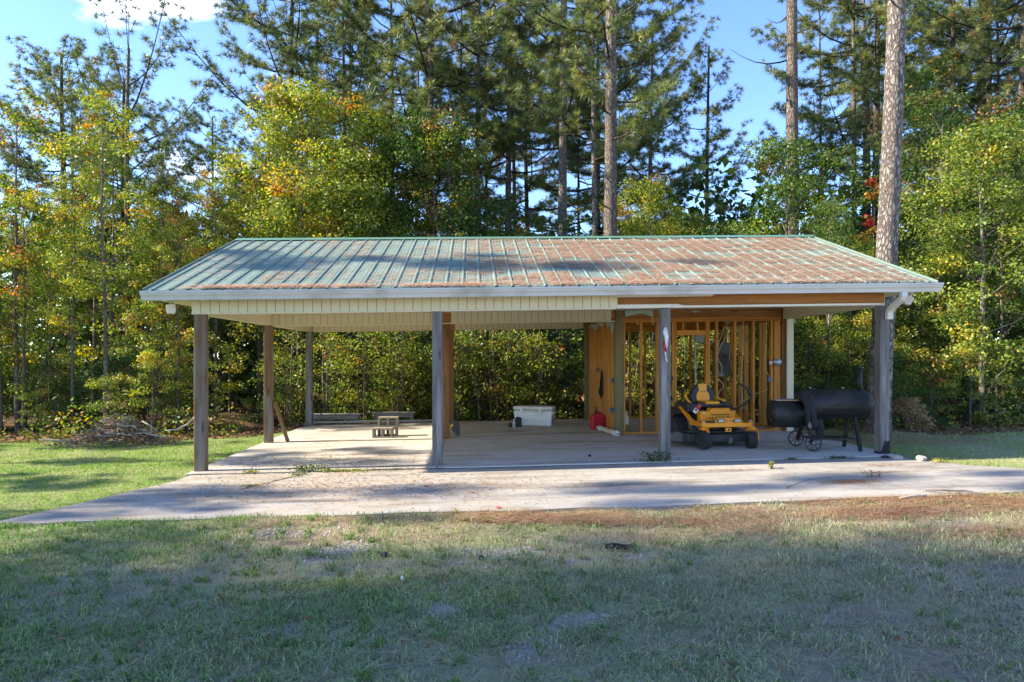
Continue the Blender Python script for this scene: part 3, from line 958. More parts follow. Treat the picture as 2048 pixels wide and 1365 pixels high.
# ------------------------------------------------------------------ things on and around the pavilion
FL = 0.022
M_YEL = plain('mower_yellow_paint', (0.92, 0.315, 0.007), 0.32, 0.0, 0.05, 3, dirt=(0.60, 0.27, 0.03))
M_BLACK = plain('black_paint', (0.018, 0.018, 0.020), 0.42, 0, 0.3, 5)
M_DECK = plain('dusty_black_steel', (0.035, 0.034, 0.033), 0.6, 0, 0.3, 5, dirt=(0.10, 0.09, 0.075))
M_TYRE = plain('tyre_rubber', (0.022, 0.021, 0.020), 0.85, 0, 0.2, 7, 0.3, dirt=(0.055, 0.05, 0.043))
M_SEAT = plain('seat_vinyl_black', (0.022, 0.021, 0.023), 0.5, 0, 0.2, 8)
M_SEATY = plain('seat_vinyl_yellow', (0.90, 0.37, 0.012), 0.45, 0, 0.06, 6)
M_STEEL = plain('bare_steel', (0.45, 0.45, 0.46), 0.35, 0.8, 0.1)
M_LENS = plain('lamp_lens', (0.62, 0.60, 0.56), 0.12, 0, 0.05)
M_FLAP = plain('muddy_flap', (0.13, 0.115, 0.095), 0.8, 0, 0.3, 6)
M_RED = plain('red_plastic', (0.50, 0.012, 0.02), 0.4, 0, 0.12, 5)
M_WHITE = plain('white_plastic', (0.74, 0.73, 0.72), 0.38, 0, 0.06, 4, dirt=(0.60, 0.58, 0.53))
M_INK = plain('black_print', (0.01, 0.01, 0.01), 0.5)

# ---- riding mower (front towards -y, x to the viewer's right)
mw = thing('riding_mower', 'yellow and black zero turn riding mower parked before the framed room', 'mower', (7.85, 0.80, gz(7.86) + FL), R(4.5))


def wheel(parent, name, c, r, w, rim_m, axis_rot=0.0, rim_r=.5, lugs=0):
    prof = [(r * .52, -w / 2), (r * .80, -w / 2), (r * .93, -w * .44), (r * .99, -w * .28), (r, 0), (r * .99, w * .28), (r * .93, w * .44), (r * .80, w / 2), (r * .52, w / 2)]
    ty = MB().lathe(prof, (0, 0, 0), 'x', 32)
    for k in range(lugs):
        a = 2 * PI * k / lugs
        for s_ in (-1, 1):
            aa = a + (0 if s_ < 0 else PI / lugs)
            ty.bar((s_ * w * .03, r * .985 * math.cos(aa), r * .985 * math.sin(aa)), (s_ * w * .42, r * .975 * math.cos(aa + .18), r * .975 * math.sin(aa + .18)), .012, .018, (0, math.cos(aa), math.sin(aa)))
    o = ty.build(name, M_TYRE, parent, c, (0, 0, axis_rot))
    MB().lathe([(0, -w * .36), (r * rim_r * .5, -w * .40), (r * rim_r * .55, -w * .30), (r * rim_r * .95, -w * .34), (r * .53, -w * .50), (r * .53, w * .50), (r * rim_r * .95, w * .34), (r * rim_r * .5, w * .38), (0, w * .38)], (0, 0, 0), 'x', 24).build('rim', rim_m, o)
    return o


M_RIM = plain('dark_rim', (0.05, 0.05, 0.052), 0.4, 0.2)
wheel(mw, 'rear_wheel', (-.42, 1.12, .232), .232, .26, M_RIM, 0, .55, 22)
wheel(mw, 'rear_wheel', (.42, 1.12, .232), .232, .26, M_RIM, 0, .55, 22)
for sx, ar in ((-1, R(24)), (1, R(-10))):
    cx = sx * .395
    w_ = wheel(mw, 'caster_wheel', (cx - .01, .03, .138), .138, .15, M_RIM, ar)
    # caster fork: bent flat arm down one side, pivot tube and steel cap
    c_, s_ = math.cos(ar), math.sin(ar)
    side = 1
    ax = Vector((c_, s_, 0)); fwd = Vector((-s_, c_, 0))
    base = Vector((cx - .01, .03, 0)); off = ax * (.095 * side)
    top = Vector((cx, .08, .315))
    mb = MB()
    p = [top + Vector((0, 0, .0)), top + off * .85 + Vector((0, 0, .0)), base + off * 1.15 + fwd * .015 + Vector((0, 0, .245)), base + off * 1.12 + Vector((0, 0, .13))]
    for a, b in zip(p[:-1], p[1:]): mb.bar(a, b, .052, .016, ax)
    mb.bar(top - off * .6, top + off * .9, .07, .018)
    mb.lathe([(.022, -.012), (.022, .012)], base + off * 1.12 + Vector((0, 0, .135)), 'x', 10)
    mb.build('caster_fork', M_YEL, mw, bevel=.004)
    MB().lathe([(.036, .30), (.036, .425), (.030, .432)], (cx, .08, 0), 'z', 16).build('pivot_tube', M_YEL, mw)
    MB().lathe([(.028, .432), (.028, .448), (.016, .456), (0, .458)], (cx, .08, 0), 'z', 14).build('pivot_cap', M_STEEL, mw)
MB().bx(-.40, .40, .045, .115, .345, .412).build('front_beam', M_YEL, mw, bevel=.008)
MB().bx(-.36, -.28, .11, .75, .33, .40).bx(.28, .36, .11, .75, .33, .40).build('frame_rail', M_YEL, mw, bevel=.006)
# headlamp bumper
lamp = MB().prism([(-.20, .405), (.25, .405), (.25, .455), (.225, .492), (-.175, .492), (-.20, .462)], 'y', .055, .10).build('bumper_panel', M_YEL, mw, bevel=.01)
for x in (-.115, .16):
    h = MB().prism([(-.068, -.022), (.06, -.022), (.068, -.008), (.062, .028), (-.052, .028), (-.068, .012)], 'y', -.012, .01).build('headlight', M_BLACK, mw, (x, .052, .447), bevel=.006)
    MB().prism([(-.05, -.013), (.045, -.013), (.05, 0), (.042, .018), (-.04, .018), (-.05, .006)], 'y', -.004, .006).build('lens', M_LENS, h, (0, -.013, 0))
lettering('Cub Cadet', .026, M_INK, lamp, (.022, .0535, .447), (R(90), 0, 0), .2)
pl = MB().bx(-.05, .05, .03, .043, .275, .335).build('warning_plate', M_YEL, mw)
MB().lathe([(.018, .026), (.018, .0305)], (.01, 0, .305), 'y', 14).build('warning_mark', M_INK, pl)
# front body panel with the name on it
body = MB().prism([(-.30, .40), (.30, .40), (.30, .605), (.22, .605), (.20, .66), (-.12, .66), (-.14, .605), (-.30, .605)], 'y', .40, .56).build('front_panel', M_YEL, mw, bevel=.012)
MB().bx(-.13, .195, .385, .41, .545, .645).build('recess_cover', M_YEL, body, bevel=.01)
MB().bx(-.125, .19, .392, .402, .528, .540).build('recess_slot', M_BLACK, body)
lettering('ULTIMA', .078, M_INK, body, (-.03, .3985, .470), (R(90), 0, 0), .25)
lettering('ZT1', .042, M_INK, body, (.165, .3985, .488), (R(90), 0, 0), .25)
for x in (-.255, .255):
    MB().lathe([(.016, .392), (.016, .402)], (x, 0, .575), 'y', 12).build('bolt', M_STEEL, body)
# floor pan and the sloping side struts
MB().bx(-.30, .30, .14, .45, .40, .416).build('foot_plate', M_DECK, mw)
for s_ in (-1, 1):
    MB().prism([(.42, .40), (.50, .40), (.98, .61), (.98, .66), (.90, .655)], 'x', s_ * .42 - .03, s_ * .42 + .03).build('side_strut', M_YEL, mw, bevel=.008)
    MB().prism([(.85, .50), (1.40, .48), (1.42, .60), (1.25, .63), (.95, .62), (.85, .58)], 'x', s_ * .42 - .10, s_ * .42 + .10).build('fender', M_BLACK, mw, bevel=.03, seg=3)
MB().bx(-.26, .26, .62, 1.2, .40, .62).build('seat_pan', M_BLACK, mw, bevel=.015)
# cutting deck with rolled front, belt cover and muddy discharge flap
dk = MB().prism([(-.60, .40), (-.56, .28), (-.35, .22), (.35, .20), (.56, .28), (.60, .42), (.60, .75), (.40, .92), (-.40, .92), (-.60, .75)], 'z', .085, .215).prism([(-.5, .45), (-.3, .34), (.3, .33), (.5, .45), (.5, .7), (-.5, .7)], 'z', .215, .255).build('cutting_deck', M_DECK, mw, bevel=.02)
for x in (-.36, 0.0, .36): MB().lathe([(.075, .25), (.075, .285), (.03, .295), (.03, .33), (0, .33)], (x, .55, 0), 'z', 16).build('spindle_cover', M_DECK, dk)
MB().lathe([(.0, -.03), (.055, -.03), (.06, -.02), (.06, .02), (.055, .03), (0, .03)], (.10, .20, .115), 'x', 18).build('anti_scalp_wheel', M_FLAP, dk)
MB().prism([(-.86, .10), (-.60, .07), (-.58, .20), (-.68, .25), (-.84, .19)], 'y', .42, .44).prism([(-.60, .42), (-.60, .80), (-.86, .74), (-.86, .46)], 'z', .19, .205).build('discharge_chute', M_FLAP, mw, bevel=.008)
MB().bx(-.32, .32, 1.15, 1.52, .44, .72).lathe([(.12, .72), (.12, .80), (.09, .82), (0, .82)], (0, 1.32, 0), 'z', 20).build('engine', M_DECK, mw, bevel=.03)
# seat: cushion, back with a yellow middle and black bolsters, armrests
def pad(pts, y0, y1, nm, m, par, rx=0.0, loc=(0, 0, 0), bv=.03):
    return MB().prism(pts, 'y', y0, y1).build(nm, m, par, loc, (rx, 0, 0), bevel=bv, seg=4)


MB().bx(-.245, .235, .60, 1.06, .655, .765).build('seat_cushion', M_SEAT, mw, bevel=.035, seg=4)
MB().bx(-.13, .12, .595, 1.0, .72, .778).build('cushion_insert', M_SEATY, mw, bevel=.02, seg=3)
sb = pad([(-.20, 0), (.19, 0), (.215, .10), (.205, .22), (.15, .33), (.085, .385), (-.095, .385), (-.16, .33), (-.215, .22), (-.225, .10)], -.05, .06, 'seat_back', M_SEAT, mw, R(-9), (-.005, 1.02, .72), .04)
pad([(-.105, .015), (.095, .015), (.115, .10), (.105, .18), (.066, .25), (.075, .385), (-.085, .385), (-.076, .25), (-.115, .18), (-.125, .10)], -.066, -.04, 'back_insert', M_SEATY, sb, 0, (0, 0, 0), .012)
lettering('Cub Cadet', .032, M_INK, sb, (-.005, -.0675, .225), (R(90), 0, 0), .2)
# armrests (yellow hoops) and lap bars
hoop = [(-.22, 1.06, .92), (-.30, 1.02, .925), (-.36, .90, .90), (-.385, .84, .84), (-.35, .80, .77), (-.30, .78, .72)]
MB().tube(hoop, [.022, .026, .026, .026, .024, .02], 10).build('armrest', M_SEATY, mw)
MB().tube([(.22, 1.06, .80), (.30, .98, .79), (.36, .90, .77)], [.02, .024, .02], 10).build('armrest', M_SEATY, mw)
MB().bx(.235, .36, .62, .90, .60, .70).bx(.22, .255, .60, .66, .68, .77).build('control_console', M_BLACK, mw, bevel=.012)
MB().bx(-.42, -.25, .66, .95, .56, .74).build('control_console', M_BLACK, mw, bevel=.02)
MB().tube([(.36, .60, .62), (.43, .55, .66), (.53, .50, .75), (.60, .46, .86), (.605, .45, .93), (.56, .48, 1.02), (.48, .53, 1.10), (.42, .56, 1.14)], [.018, .02, .017, .016, .019, .021, .021, .014], 10).build('lap_bar', M_BLACK, mw)
MB().tube([(.555, .50, .95), (.575, .49, 1.05), (.575, .49, 1.09)], .009, 8).build('lever', M_BLACK, mw)
MB().tube([(-.32, .70, .70), (-.40, .74, .76), (-.45, .80, .86), (-.46, .84, .94), (-.40, .90, 1.0), (-.33, .95, 1.03)], [.018, .018, .016, .019, .020, .014], 10).build('lap_bar', M_BLACK, mw)
MB().tube([(-.52, 1.3, .70), (-.52, 1.32, .78), (-.44, 1.3, .80)], .05, 10).build('fuel_tank_neck', M_BLACK, mw)
for o_ in mw.children:
    if o_.name.split('.')[0] in ('front_panel', 'side_strut', 'fender', 'seat_pan', 'engine', 'seat_cushion', 'cushion_insert', 'seat_back', 'armrest', 'control_console', 'lap_bar', 'lever', 'fuel_tank_neck'):
        o_.scale.z = .845; o_.location.z = o_.location.z * .845 + .40 * .155
tg = thing('hang_tag', 'red and white card tag hanging from the left side of the mower', 'tag', (7.48, 1.24, gz(7.5) + .64), R(4))
tg.rotation_euler = (0, R(38), R(4))
MB().bx(-.035, .035, -.002, .002, -.005, .085).build('tag_card', M_RED, tg)
MB().bx(-.035, .035, -.0021, .0021, -.085, -.0055).build('tag_card', M_WHITE, tg)
MB().bx(-.022, .018, -.0032, -.0022, -.045, -.012).bx(-.02, .03, -.0032, -.0022, .012, .018).build('print', M_INK, tg)

# ---- offset smoker
M_SMK = plain('smoker_black_steel', (0.018, 0.018, 0.018), 0.52, 0.0, 0.3, 4, 0.0, 0.35, dirt=(0.05, 0.045, 0.04))
smk = thing('smoker_grill', 'black offset barrel smoker grill on two spoked wheels', 'smoker', (9.33, .58, gz(9.33) + FL), R(-4))
ch = MB().lathe([(0, -.40), (.222, -.40), (.225, -.395), (.225, .575), (.222, .58), (0, .58)], (0, 0, .70), 'x', 48).build('main_chamber', M_SMK, smk)
MB().prism([(-.224 * math.cos(R(a)) * 1.012, .224 * math.sin(R(a)) * 1.012) for a in range(-8, 121, 8)] + [(-.224 * math.cos(R(a)), .224 * math.sin(R(a))) for a in range(120, -9, -8)], 'x', -.36, .54).build('chamber_lid', M_SMK, ch, (0, 0, .70))
MB().box((.1, -.2295, .665), (.9, .004, .006)).build('lid_seam', M_BLACK, ch)
MB().tube([(-.14, -.17, .60), (-.14, -.215, .585), (.32, -.215, .585), (.32, -.17, .60)], .008, 8).build('lid_handle', M_SMK, ch).location = (0, -.02, 0)
for x in (-.27, .24):
    k = MB().lathe([(.006, 0), (.006, .022), (.022, .026), (.024, .036), (.014, .044), (0, .045)], (x, .0, .922), 'z', 14).build('vent_knob', M_STEEL, smk)
for x in (-.20, .31): MB().bx(x - .035, x + .035, -.01, .05, .918, .938).build('hinge', M_SMK, smk, bevel=.004)
fbx = MB().lathe([(0, -.88), (.212, -.88), (.215, -.872), (.215, -.402), (0, -.402)], (0, 0, .55), 'x', 44).build('firebox', M_SMK, smk)
MB().box((-.64, -.2165, .545), (.46, .004, .004)).build('firebox_seam', M_BLACK, fbx)
MB().bx(-.83, -.45, -.11, .11, .757, .772).build('firebox_shelf', wood('shelf_wood', (.35, .24, .13), (.5, .36, .2), 'x'), fbx)
MB().lathe([(0, -.895), (.05, -.895), (.055, -.88)], (0, 0, .46), 'x', 16).build('air_vent', M_SMK, fbx)
MB().lathe([(.043, .80), (.043, 1.27)], (.53, .06, 0), 'z', 20).lathe([(.05, 1.255), (.05, 1.29), (0, 1.295)], (.53, .06, 0), 'z', 20).build('chimney', M_SMK, smk)
for (a, b, nm) in (((.38, -.10, .52), (.36, -.32, .0), 'leg'), ((.38, .08, .52), (.36, .22, .0), 'leg'), ((-.33, -.10, .52), (-.345, -.25, .11), 'leg'), ((-.33, .08, .52), (-.35, .27, .11), 'leg')):
    MB().bar(a, b, .045, .045, (1, 0, 0)).build(nm, M_SMK, smk)
sh_ = MB().bx(-.33, .37, -.23, -.20, .165, .19).bx(-.33, .37, .15, .18, .165, .19).build('lower_shelf', M_SMK, smk)
for k in range(9): MB().bx(-.33 + k * .084, -.30 + k * .084, -.20, .15, .172, .182).build('shelf_slat', M_SMK, sh_)
for (x, y) in ((-.345, -.30), (-.355, .32)):
    wh = MB()
    r = .120
    ring = [(r * math.cos(2 * PI * k / 28), 0, r * math.sin(2 * PI * k / 28)) for k in range(29)]
    wh.tube(ring, .010, 6, False)
    wo = wh.build('wheel', M_SMK, smk, (x, y, .130))
    spk = MB().tube([(0, 0, 0), (0, 0, .115)], .0055, 5).mesh('spoke', M_SMK)
    for k in range(8): mobj('spoke', spk, wo, (0, 0, 0), (0, 2 * PI * k / 8 + .2, 0))
    MB().lathe([(0, -.018), (.016, -.016), (.016, .016), (0, .018)], (0, 0, 0), 'y', 12).build('hub', M_STEEL, wo)
MB().tube([(-.35, -.28, .13), (-.355, .31, .13)], .008, 8).build('axle', M_STEEL, smk)
MB().bx(.58, .60, -.06, .06, .58, .66).tube([(.60, 0, .70), (.64, -.02, .72), (.62, -.03, .64)], .012, 8).build('side_hook', M_BLACK, smk)
tn = thing('tongs', 'silver tongs lying on top of the smoker firebox', 'tongs', (8.62, .60, gz(8.6) + FL + .775), R(14))
MB().bar((-.16, -.02, .008), (.14, .0, .012), .016, .006).bar((-.16, .01, .008), (.14, .0, .022), .016, .006).build('tong_arms', M_STEEL, tn, bevel=.002)
MB().lathe([(.012, -.01), (.014, 0), (.012, .012)], (.145, 0, .016), 'x', 10).build('tong_hinge', M_STEEL, tn)
cv = thing('grill_cover', 'black fabric bundle with strap draped between smoker firebox and barrel', 'cover', (8.90, .36, gz(8.9) + FL))
random.seed(21)
mb = MB()
mb.tube([(.0, .0, .86), (.03, -.03, .78), (.04, -.06, .66), (.06, -.07, .52), (.08, -.06, .42), (.09, -.05, .34)], [.05, .075, .06, .05, .06, .02], 10)
mb.tube([(-.06, .14, .86), (-.02, .02, .82), (-.02, -.05, .72), (-.03, -.07, .58), (-.02, -.06, .46), (-.01, -.05, .36)], [.08, .085, .055, .045, .035, .012], 10)
mb.tube([(.14, -.02, .50), (.20, .02, .38), (.22, .04, .24), (.20, .05, .17)], [.05, .07, .06, .03], 10)
mb.build('cloth', plain('black_cloth', (.015, .015, .016), .85, 0, .4, 9, .5), cv)
MB().tube([(-.02, -.105, .47), (-.035, -.115, .40), (-.02, -.115, .355), (-.002, -.11, .38), (0, -.105, .45)], .006, 6).build('carabiner', M_STEEL, cv)

# ---- cooler, boots, bottle
co = thing('cooler', 'large white ice chest with closed lid at the back of the slab', 'cooler', (5.17, 5.30, gz(5.17) + FL), R(-16))
MB().prism([(-.405, .0), (.405, .0), (.435, .335), (-.435, .335)], 'y', -.19, .19).build('body', M_WHITE, co, bevel=.035, seg=4)
for k in range(4): MB().bx(-.395, .395, -.197, -.188, .05 + k * .026, .058 + k * .026).build('rib', plain('white_rib', (.62, .61, .62), .4) if k == 0 else bpy.data.materials['white_rib'], co, bevel=.003)
MB().bx(-.440, .440, -.205, .205, .337, .352).build('gasket', plain('yellowed_gasket', (.60, .52, .26), .6), co)
MB().bx(-.445, .445, -.212, .212, .354, .425).build('lid', M_WHITE, co, bevel=.03, seg=4)
for x in (-.25, .16): MB().bx(x - .025, x + .025, -.228, -.206, .30, .385).bx(x - .018, x + .018, -.235, -.22, .292, .325).build('latch', M_WHITE, co, bevel=.005)
for s_ in (-1, 1): MB().bx(s_ * .44 - .02, s_ * .44 + .02, -.09, .09, .27, .30).build('handle', M_WHITE, co, bevel=.008)
MB().bx(.4205, .4235, -.10, .10, .08, .22).build('side_label', plain('printed_label', (.30, .31, .36), .5, 0, .6, 25), co).rotation_euler = (0, R(5.2), 0)
bt = thing('work_boot', 'dark work boot standing beside the white ice chest', 'boot', (4.755, 5.02, gz(4.75) + FL), R(6))
MB().prism([(-.17, 0), (.10, 0), (.10, .10), (.105, .20), (.05, .215), (-.02, .21), (-.035, .12), (-.10, .095), (-.165, .075), (-.18, .04)], 'y', -.05, .05).build('boot_upper', plain('boot_leather', (.028, .025, .018), .7, 0, .4, 10), bt, bevel=.025, seg=3)
MB().prism([(-.185, 0), (.11, 0), (.11, .022), (-.185, .022)], 'y', -.054, .054).build('boot_sole', M_BLACK, bt, bevel=.008)
bo = thing('drink_bottle', 'small clear water bottle before the dark boot', 'bottle', (4.69, 4.90, gz(4.69) + FL))
M_CLR = plain('cloudy_plastic', (.38, .47, .55), .15, 0, .1, 8)
MB().lathe([(.030, 0), (.033, .01), (.031, .05), (.033, .09), (.030, .12), (.014, .145), (.013, .155)], (0, 0, 0), 'z', 18).build('bottle_body', M_CLR, bo)
MB().lathe([(.016, .155), (.016, .175), (0, .176)], (0, 0, 0), 'z', 14).build('cap', M_WHITE, bo)

# ---- fuel can, rolled bundle, spray bottle, hanging cloth
gc = thing('fuel_can', 'red plastic fuel can against the stud wall', 'fuel can', (6.385, 4.22, gz(6.38) + FL), R(12))
MB().prism([(-.15, 0), (.15, 0), (.155, .22), (.12, .30), (.02, .335), (-.10, .305), (-.15, .25)], 'y', -.095, .095).build('can_body', M_RED, gc, bevel=.022, seg=3)
MB().bx(-.14, .14, -.1005, -.09, .10, .125).build('can_groove', plain('dark_red_plastic', (.22, .006, .012), .5), gc)
MB().tube([(-.09, 0, .29), (-.07, 0, .345), (.03, 0, .36), (.10, 0, .31)], .017, 8).build('grip', M_RED, gc)
MB().lathe([(.03, .30), (.03, .33)], (-.055, -.03, 0), 'z', 14).tube([(-.055, -.03, .33), (-.06, -.03, .42), (-.055, -.02, .47)], [.013, .01, .007], 8).tube([(-.02, .03, .32), (-.005, .03, .40), (.0, .02, .46)], [.013, .010, .006], 8).build('spout', M_BLACK, gc)
bu = thing('wrapped_roll', 'long pale paper wrapped roll lying by the fuel can', 'roll', (6.42, 3.42, gz(6.42) + FL), R(8))
M_PAPER = plain('crumpled_paper', (.60, .55, .48), .7, 0, .14, 9, .8, dirt=(.46, .36, .24))
random.seed(5)
MB().tube([(.02 * math.sin(k * 1.9), .60 - k * .12, .052 + .006 * math.sin(k * 2.7)) for k in range(11)], [.035] + [.050 + .007 * math.sin(k * 3.3) for k in range(9)] + [.052], 14).build('roll_paper', M_PAPER, bu)
MB().lathe([(.0, -.004), (.045, -.003), (.045, .0)], (.0, -.606, .055), 'y', 18).build('roll_end', M_WHITE, bu)
for x, w in ((-.018, .02), (.012, .012), (.024, .010)):
    MB().bx(x - w / 2, x + w / 2, -.613, -.6105, .040, .068).build('print', plain('grey_print', (.18, .18, .18), .6) if 'grey_print' not in bpy.data.materials else bpy.data.materials['grey_print'], bu)
sy = thing('spray_bottle', 'white trigger spray bottle on the floor of the framed room', 'spray bottle', (7.17, 5.02, gz(7.17) + FL), R(20))
MB().lathe([(.045, 0), (.05, .012), (.05, .14), (.043, .175), (.018, .215), (.016, .235)], (0, 0, 0), 'z', 20).build('bottle_body', M_WHITE, sy)
MB().bx(-.055, .03, -.015, .015, .24, .275).prism([(-.035, .24), (-.02, .24), (-.03, .19), (-.045, .175)], 'y', -.008, .008).lathe([(.018, .225), (.018, .242)], (0, 0, 0), 'z', 14).build('trigger_head', M_WHITE, sy, bevel=.004)
hc = thing('hanging_cloth', 'black cloth hanging from a peg inside the left stud wall', 'cloth', (6.50, 4.32, gz(6.5)))
hc_m = MB().prism([(-.03, 1.22), (-.015, 1.24), (.01, 1.20), (.02, 1.0), (.01, .86), (.02, .74), (-.02, .62), (-.05, .70), (-.085, .78), (-.06, .88), (-.055, 1.0), (-.035, 1.12)], 'y', -.02, .02)
hc_m.build('cloth', plain('dark_cloth', (.012, .012, .013), .9), hc, bevel=.012)
MB().tube([(-.02, .02, 1.22), (-.025, .0, 1.25), (-.02, -.03, 1.255)], .008, 6).build('peg', M_BLACK, hc)

# ---- the leaning plank, tool behind the middle post
lp = thing('leaning_plank', 'short brown plank leaning against the left middle post', 'plank', (.33, 3.27, gz(.3) + FL))
MB().bar((0, 0, .0), (-.235, -.04, .74), .036, .125, (0, 1, 0)).build('board', wood('plank_wood', (.16, .09, .045), (.30, .185, .105), 'z'), lp, bevel=.003, seg=1)
gt = thing('garden_tool', 'dark grey blade shaped tool with yellow grip behind the brown middle post', 'tool', (L3 + .17, 3.55, gz(3.4) + FL), R(-20))
MB().prism([(-.10, .24), (-.04, .31), (.03, .32), (.075, .26), (.095, .14), (.085, .02), (.04, .0), (.01, .03), (-.05, .10), (-.09, .17)], 'y', -.03, .03).build('shell', plain('grey_shell', (.045, .047, .05), .55), gt, bevel=.025, seg=3)
MB().bar((-.12, -.03, .17), (-.02, -.035, .225), .03, .045).build('grip', plain('yellow_plastic', (.62, .40, .03), .5), gt, bevel=.008)
MB().prism([(.02, -.0), (.10, .0), (.085, .05), (.04, .04)], 'y', -.034, .034).build('worn_edge', M_FLAP, gt, bevel=.006)

# ---- concrete blocks as two steps
M_BLOCK = plain('block_concrete', (.25, .215, .16), .95, 0, .25, 14, .9)


def block(name_label, x, y, z, rz):
    b = bpy.data.objects.new('concrete_block', blk_me); b.location = (x, y, z); b.rotation_euler = (0, 0, rz)
    link(b)
    tag(b, name_label, 'block', 'concrete blocks stacked as a step')
    m = b.modifiers.new('bevel', 'BEVEL'); m.width = .004; m.segments = 1
    return b


mb = MB()
for z0, z1 in ((0, .034), (.156, .19)): mb.bx(-.195, .195, -.095, .095, z0, z1)
for x in (-.172, 0, .172): mb.bx(x - .023, x + .023, -.0945, .0945, .0345, .1555)
blk_me = mb.mesh('concrete_block', M_BLOCK)
zb = gz(2.05) + FL
block('grey hollow concrete block on the floor, front step of the little stack', 2.06, 3.58, zb, R(-1))
block('grey hollow concrete block lying under another, behind the front block', 2.13, 3.80, zb, R(2))
block('topmost grey hollow concrete block of the small stack', 2.14, 3.82, zb + .191, R(-1))

# ---- benches and pale board behind the slab
M_GREYWD = wood('grey_weathered_board', (.17, .155, .14), (.42, .40, .37), 'x')
M_PALEWD = wood('pale_weathered_board', (.30, .28, .26), (.52, .50, .48), 'x')


def bench(x0, x1, y, ztop, lab):
    xm = (x0 + x1) / 2; zg = float(gh(xm, y)) - .02
    t = thing('wooden_bench', lab, 'bench', (xm, y, zg), 0, 'weathered benches behind the slab')
    h = ztop - zg; hw = (x1 - x0) / 2
    MB().bx(-hw, hw, -.15, -.005, h - .035, h).bx(-hw, hw, .005, .15, h - .035, h).build('seat', M_GREYWD, t, bevel=.004, seg=1)
    MB().bx(-hw + .04, hw - .04, -.135, -.10, h - .125, h - .037).build('apron', M_GREYWD, t)
    for s_ in (-1, 1):
        for yy in (-.10, .10):
            MB().bx(s_ * (hw - .10) - .045, s_ * (hw - .10) + .045, yy - .03, yy + .03, 0, h - .037).build('leg', M_POST_GREY, t)


bench(-.10, 1.08, 7.1, .235, 'grey weathered bench nearer the left back post, behind the slab')
bench(1.25, 2.36, 7.6, .235, 'darker weathered bench further right under the yellow green leaves')
pb = thing('pale_board', 'long pale board on stakes along the back edge of the slab', 'board', (1.4, 6.72, float(gh(1.4, 6.72))))
zz = .065 - pb.location.z
MB().bar((-1.45, 0, zz + .0), (1.50, .02, zz + .025), .05, .045).build('board', M_PALEWD, pb)
for x in (-1.1, .1, 1.2): MB().bx(x - .03, x + .03, .02, .06, -.1, zz - .02 + x * .008).build('stake', M_POST_GREY, pb)

# ---- flood lights
def flood(x, y, rz, tilt, lab):
    t = thing('flood_light', lab, 'light', (x, y, gz(x) + 2.40), rz, 'flood lights under the eaves')
    MB().lathe([(.045, -.012), (.045, 0)], (0, 0, 0), 'z', 18).tube([(0, 0, -.01), (0, 0, -.045)], .012, 8).build('mount', M_WHITE, t)
    hd = MB().prism([(-.055, -.045), (.06, -.045), (.06, -.17), (-.03, -.185), (-.055, -.13)], 'y', -.075, .075).build('housing', M_WHITE, t, (0, 0, -.0), (0, tilt, 0), bevel=.012, seg=3)
    MB().bx(.0605, .066, -.068, .068, -.162, -.052).build('lens', M_LENS, hd, bevel=.004)


flood(-.42, .0, R(200), R(8), 'white flood light under the left end of the eave')
flood(10.42, .18, R(-20), R(28), 'white flood light tilted down under the right end of the eave')

# ---- cord tied to the grey post
cd = thing('tied_cord', 'white cord with red wrap tied on the grey front post', 'cord', (2 * L3, -.078, gz(2 * L3)))
MB().tube([(-.01, 0, 1.93), (-.02, -.012, 1.86), (.0, -.02, 1.80), (-.005, -.02, 1.70), (-.015, -.015, 1.58), (.0, -.015, 1.44)], [.02, .032, .03, .012, .010, .006], 8).tube([(.012, -.01, 1.90), (.03, -.012, 1.80), (.022, -.012, 1.68), (-.008, -.014, 1.60)], .006, 6).tube([(-.01, -.012, 1.5), (.015, -.014, 1.46), (.018, -.012, 1.43)], .006, 6).build('cord', M_WHITE, cd)
MB().tube([(-.035, -.004, 1.72), (-.022, -.02, 1.66), (-.008, -.02, 1.58)], [.012, .02, .012], 8).box((-.035, -.004, 1.50), (.02, .008, .012)).build('red_wrap', M_RED, cd)

# ---- stones, rocks, bark and sticks lying about
def lump(name, lab, cat, x, y, r, sq, m, seed, z=None, grp=None):
    rr = random.Random(seed)
    bm = bmesh.new(); bmesh.ops.create_icosphere(bm, subdivisions=2, radius=1)
    ph = [rr.uniform(0, 6) for _ in range(6)]
    for v in bm.verts:
        k = 1 + .16 * math.sin(3 * v.co.x + ph[0]) + .14 * math.sin(4 * v.co.y + ph[1]) + .12 * math.sin(3.5 * v.co.z + ph[2]) + rr.uniform(-.05, .05)
        v.co = Vector((v.co.x * r[0], v.co.y * r[1], v.co.z * r[2])) * k
    me = bpy.data.meshes.new(name); bm.to_mesh(me); bm.free(); me.materials.append(m)
    o = mobj(name, me, None, (x, y, (float(gh(x, y)) if z is None else z) + r[2] * sq), (0, 0, rr.uniform(0, 3)))
    return tag(o, lab, cat, grp)


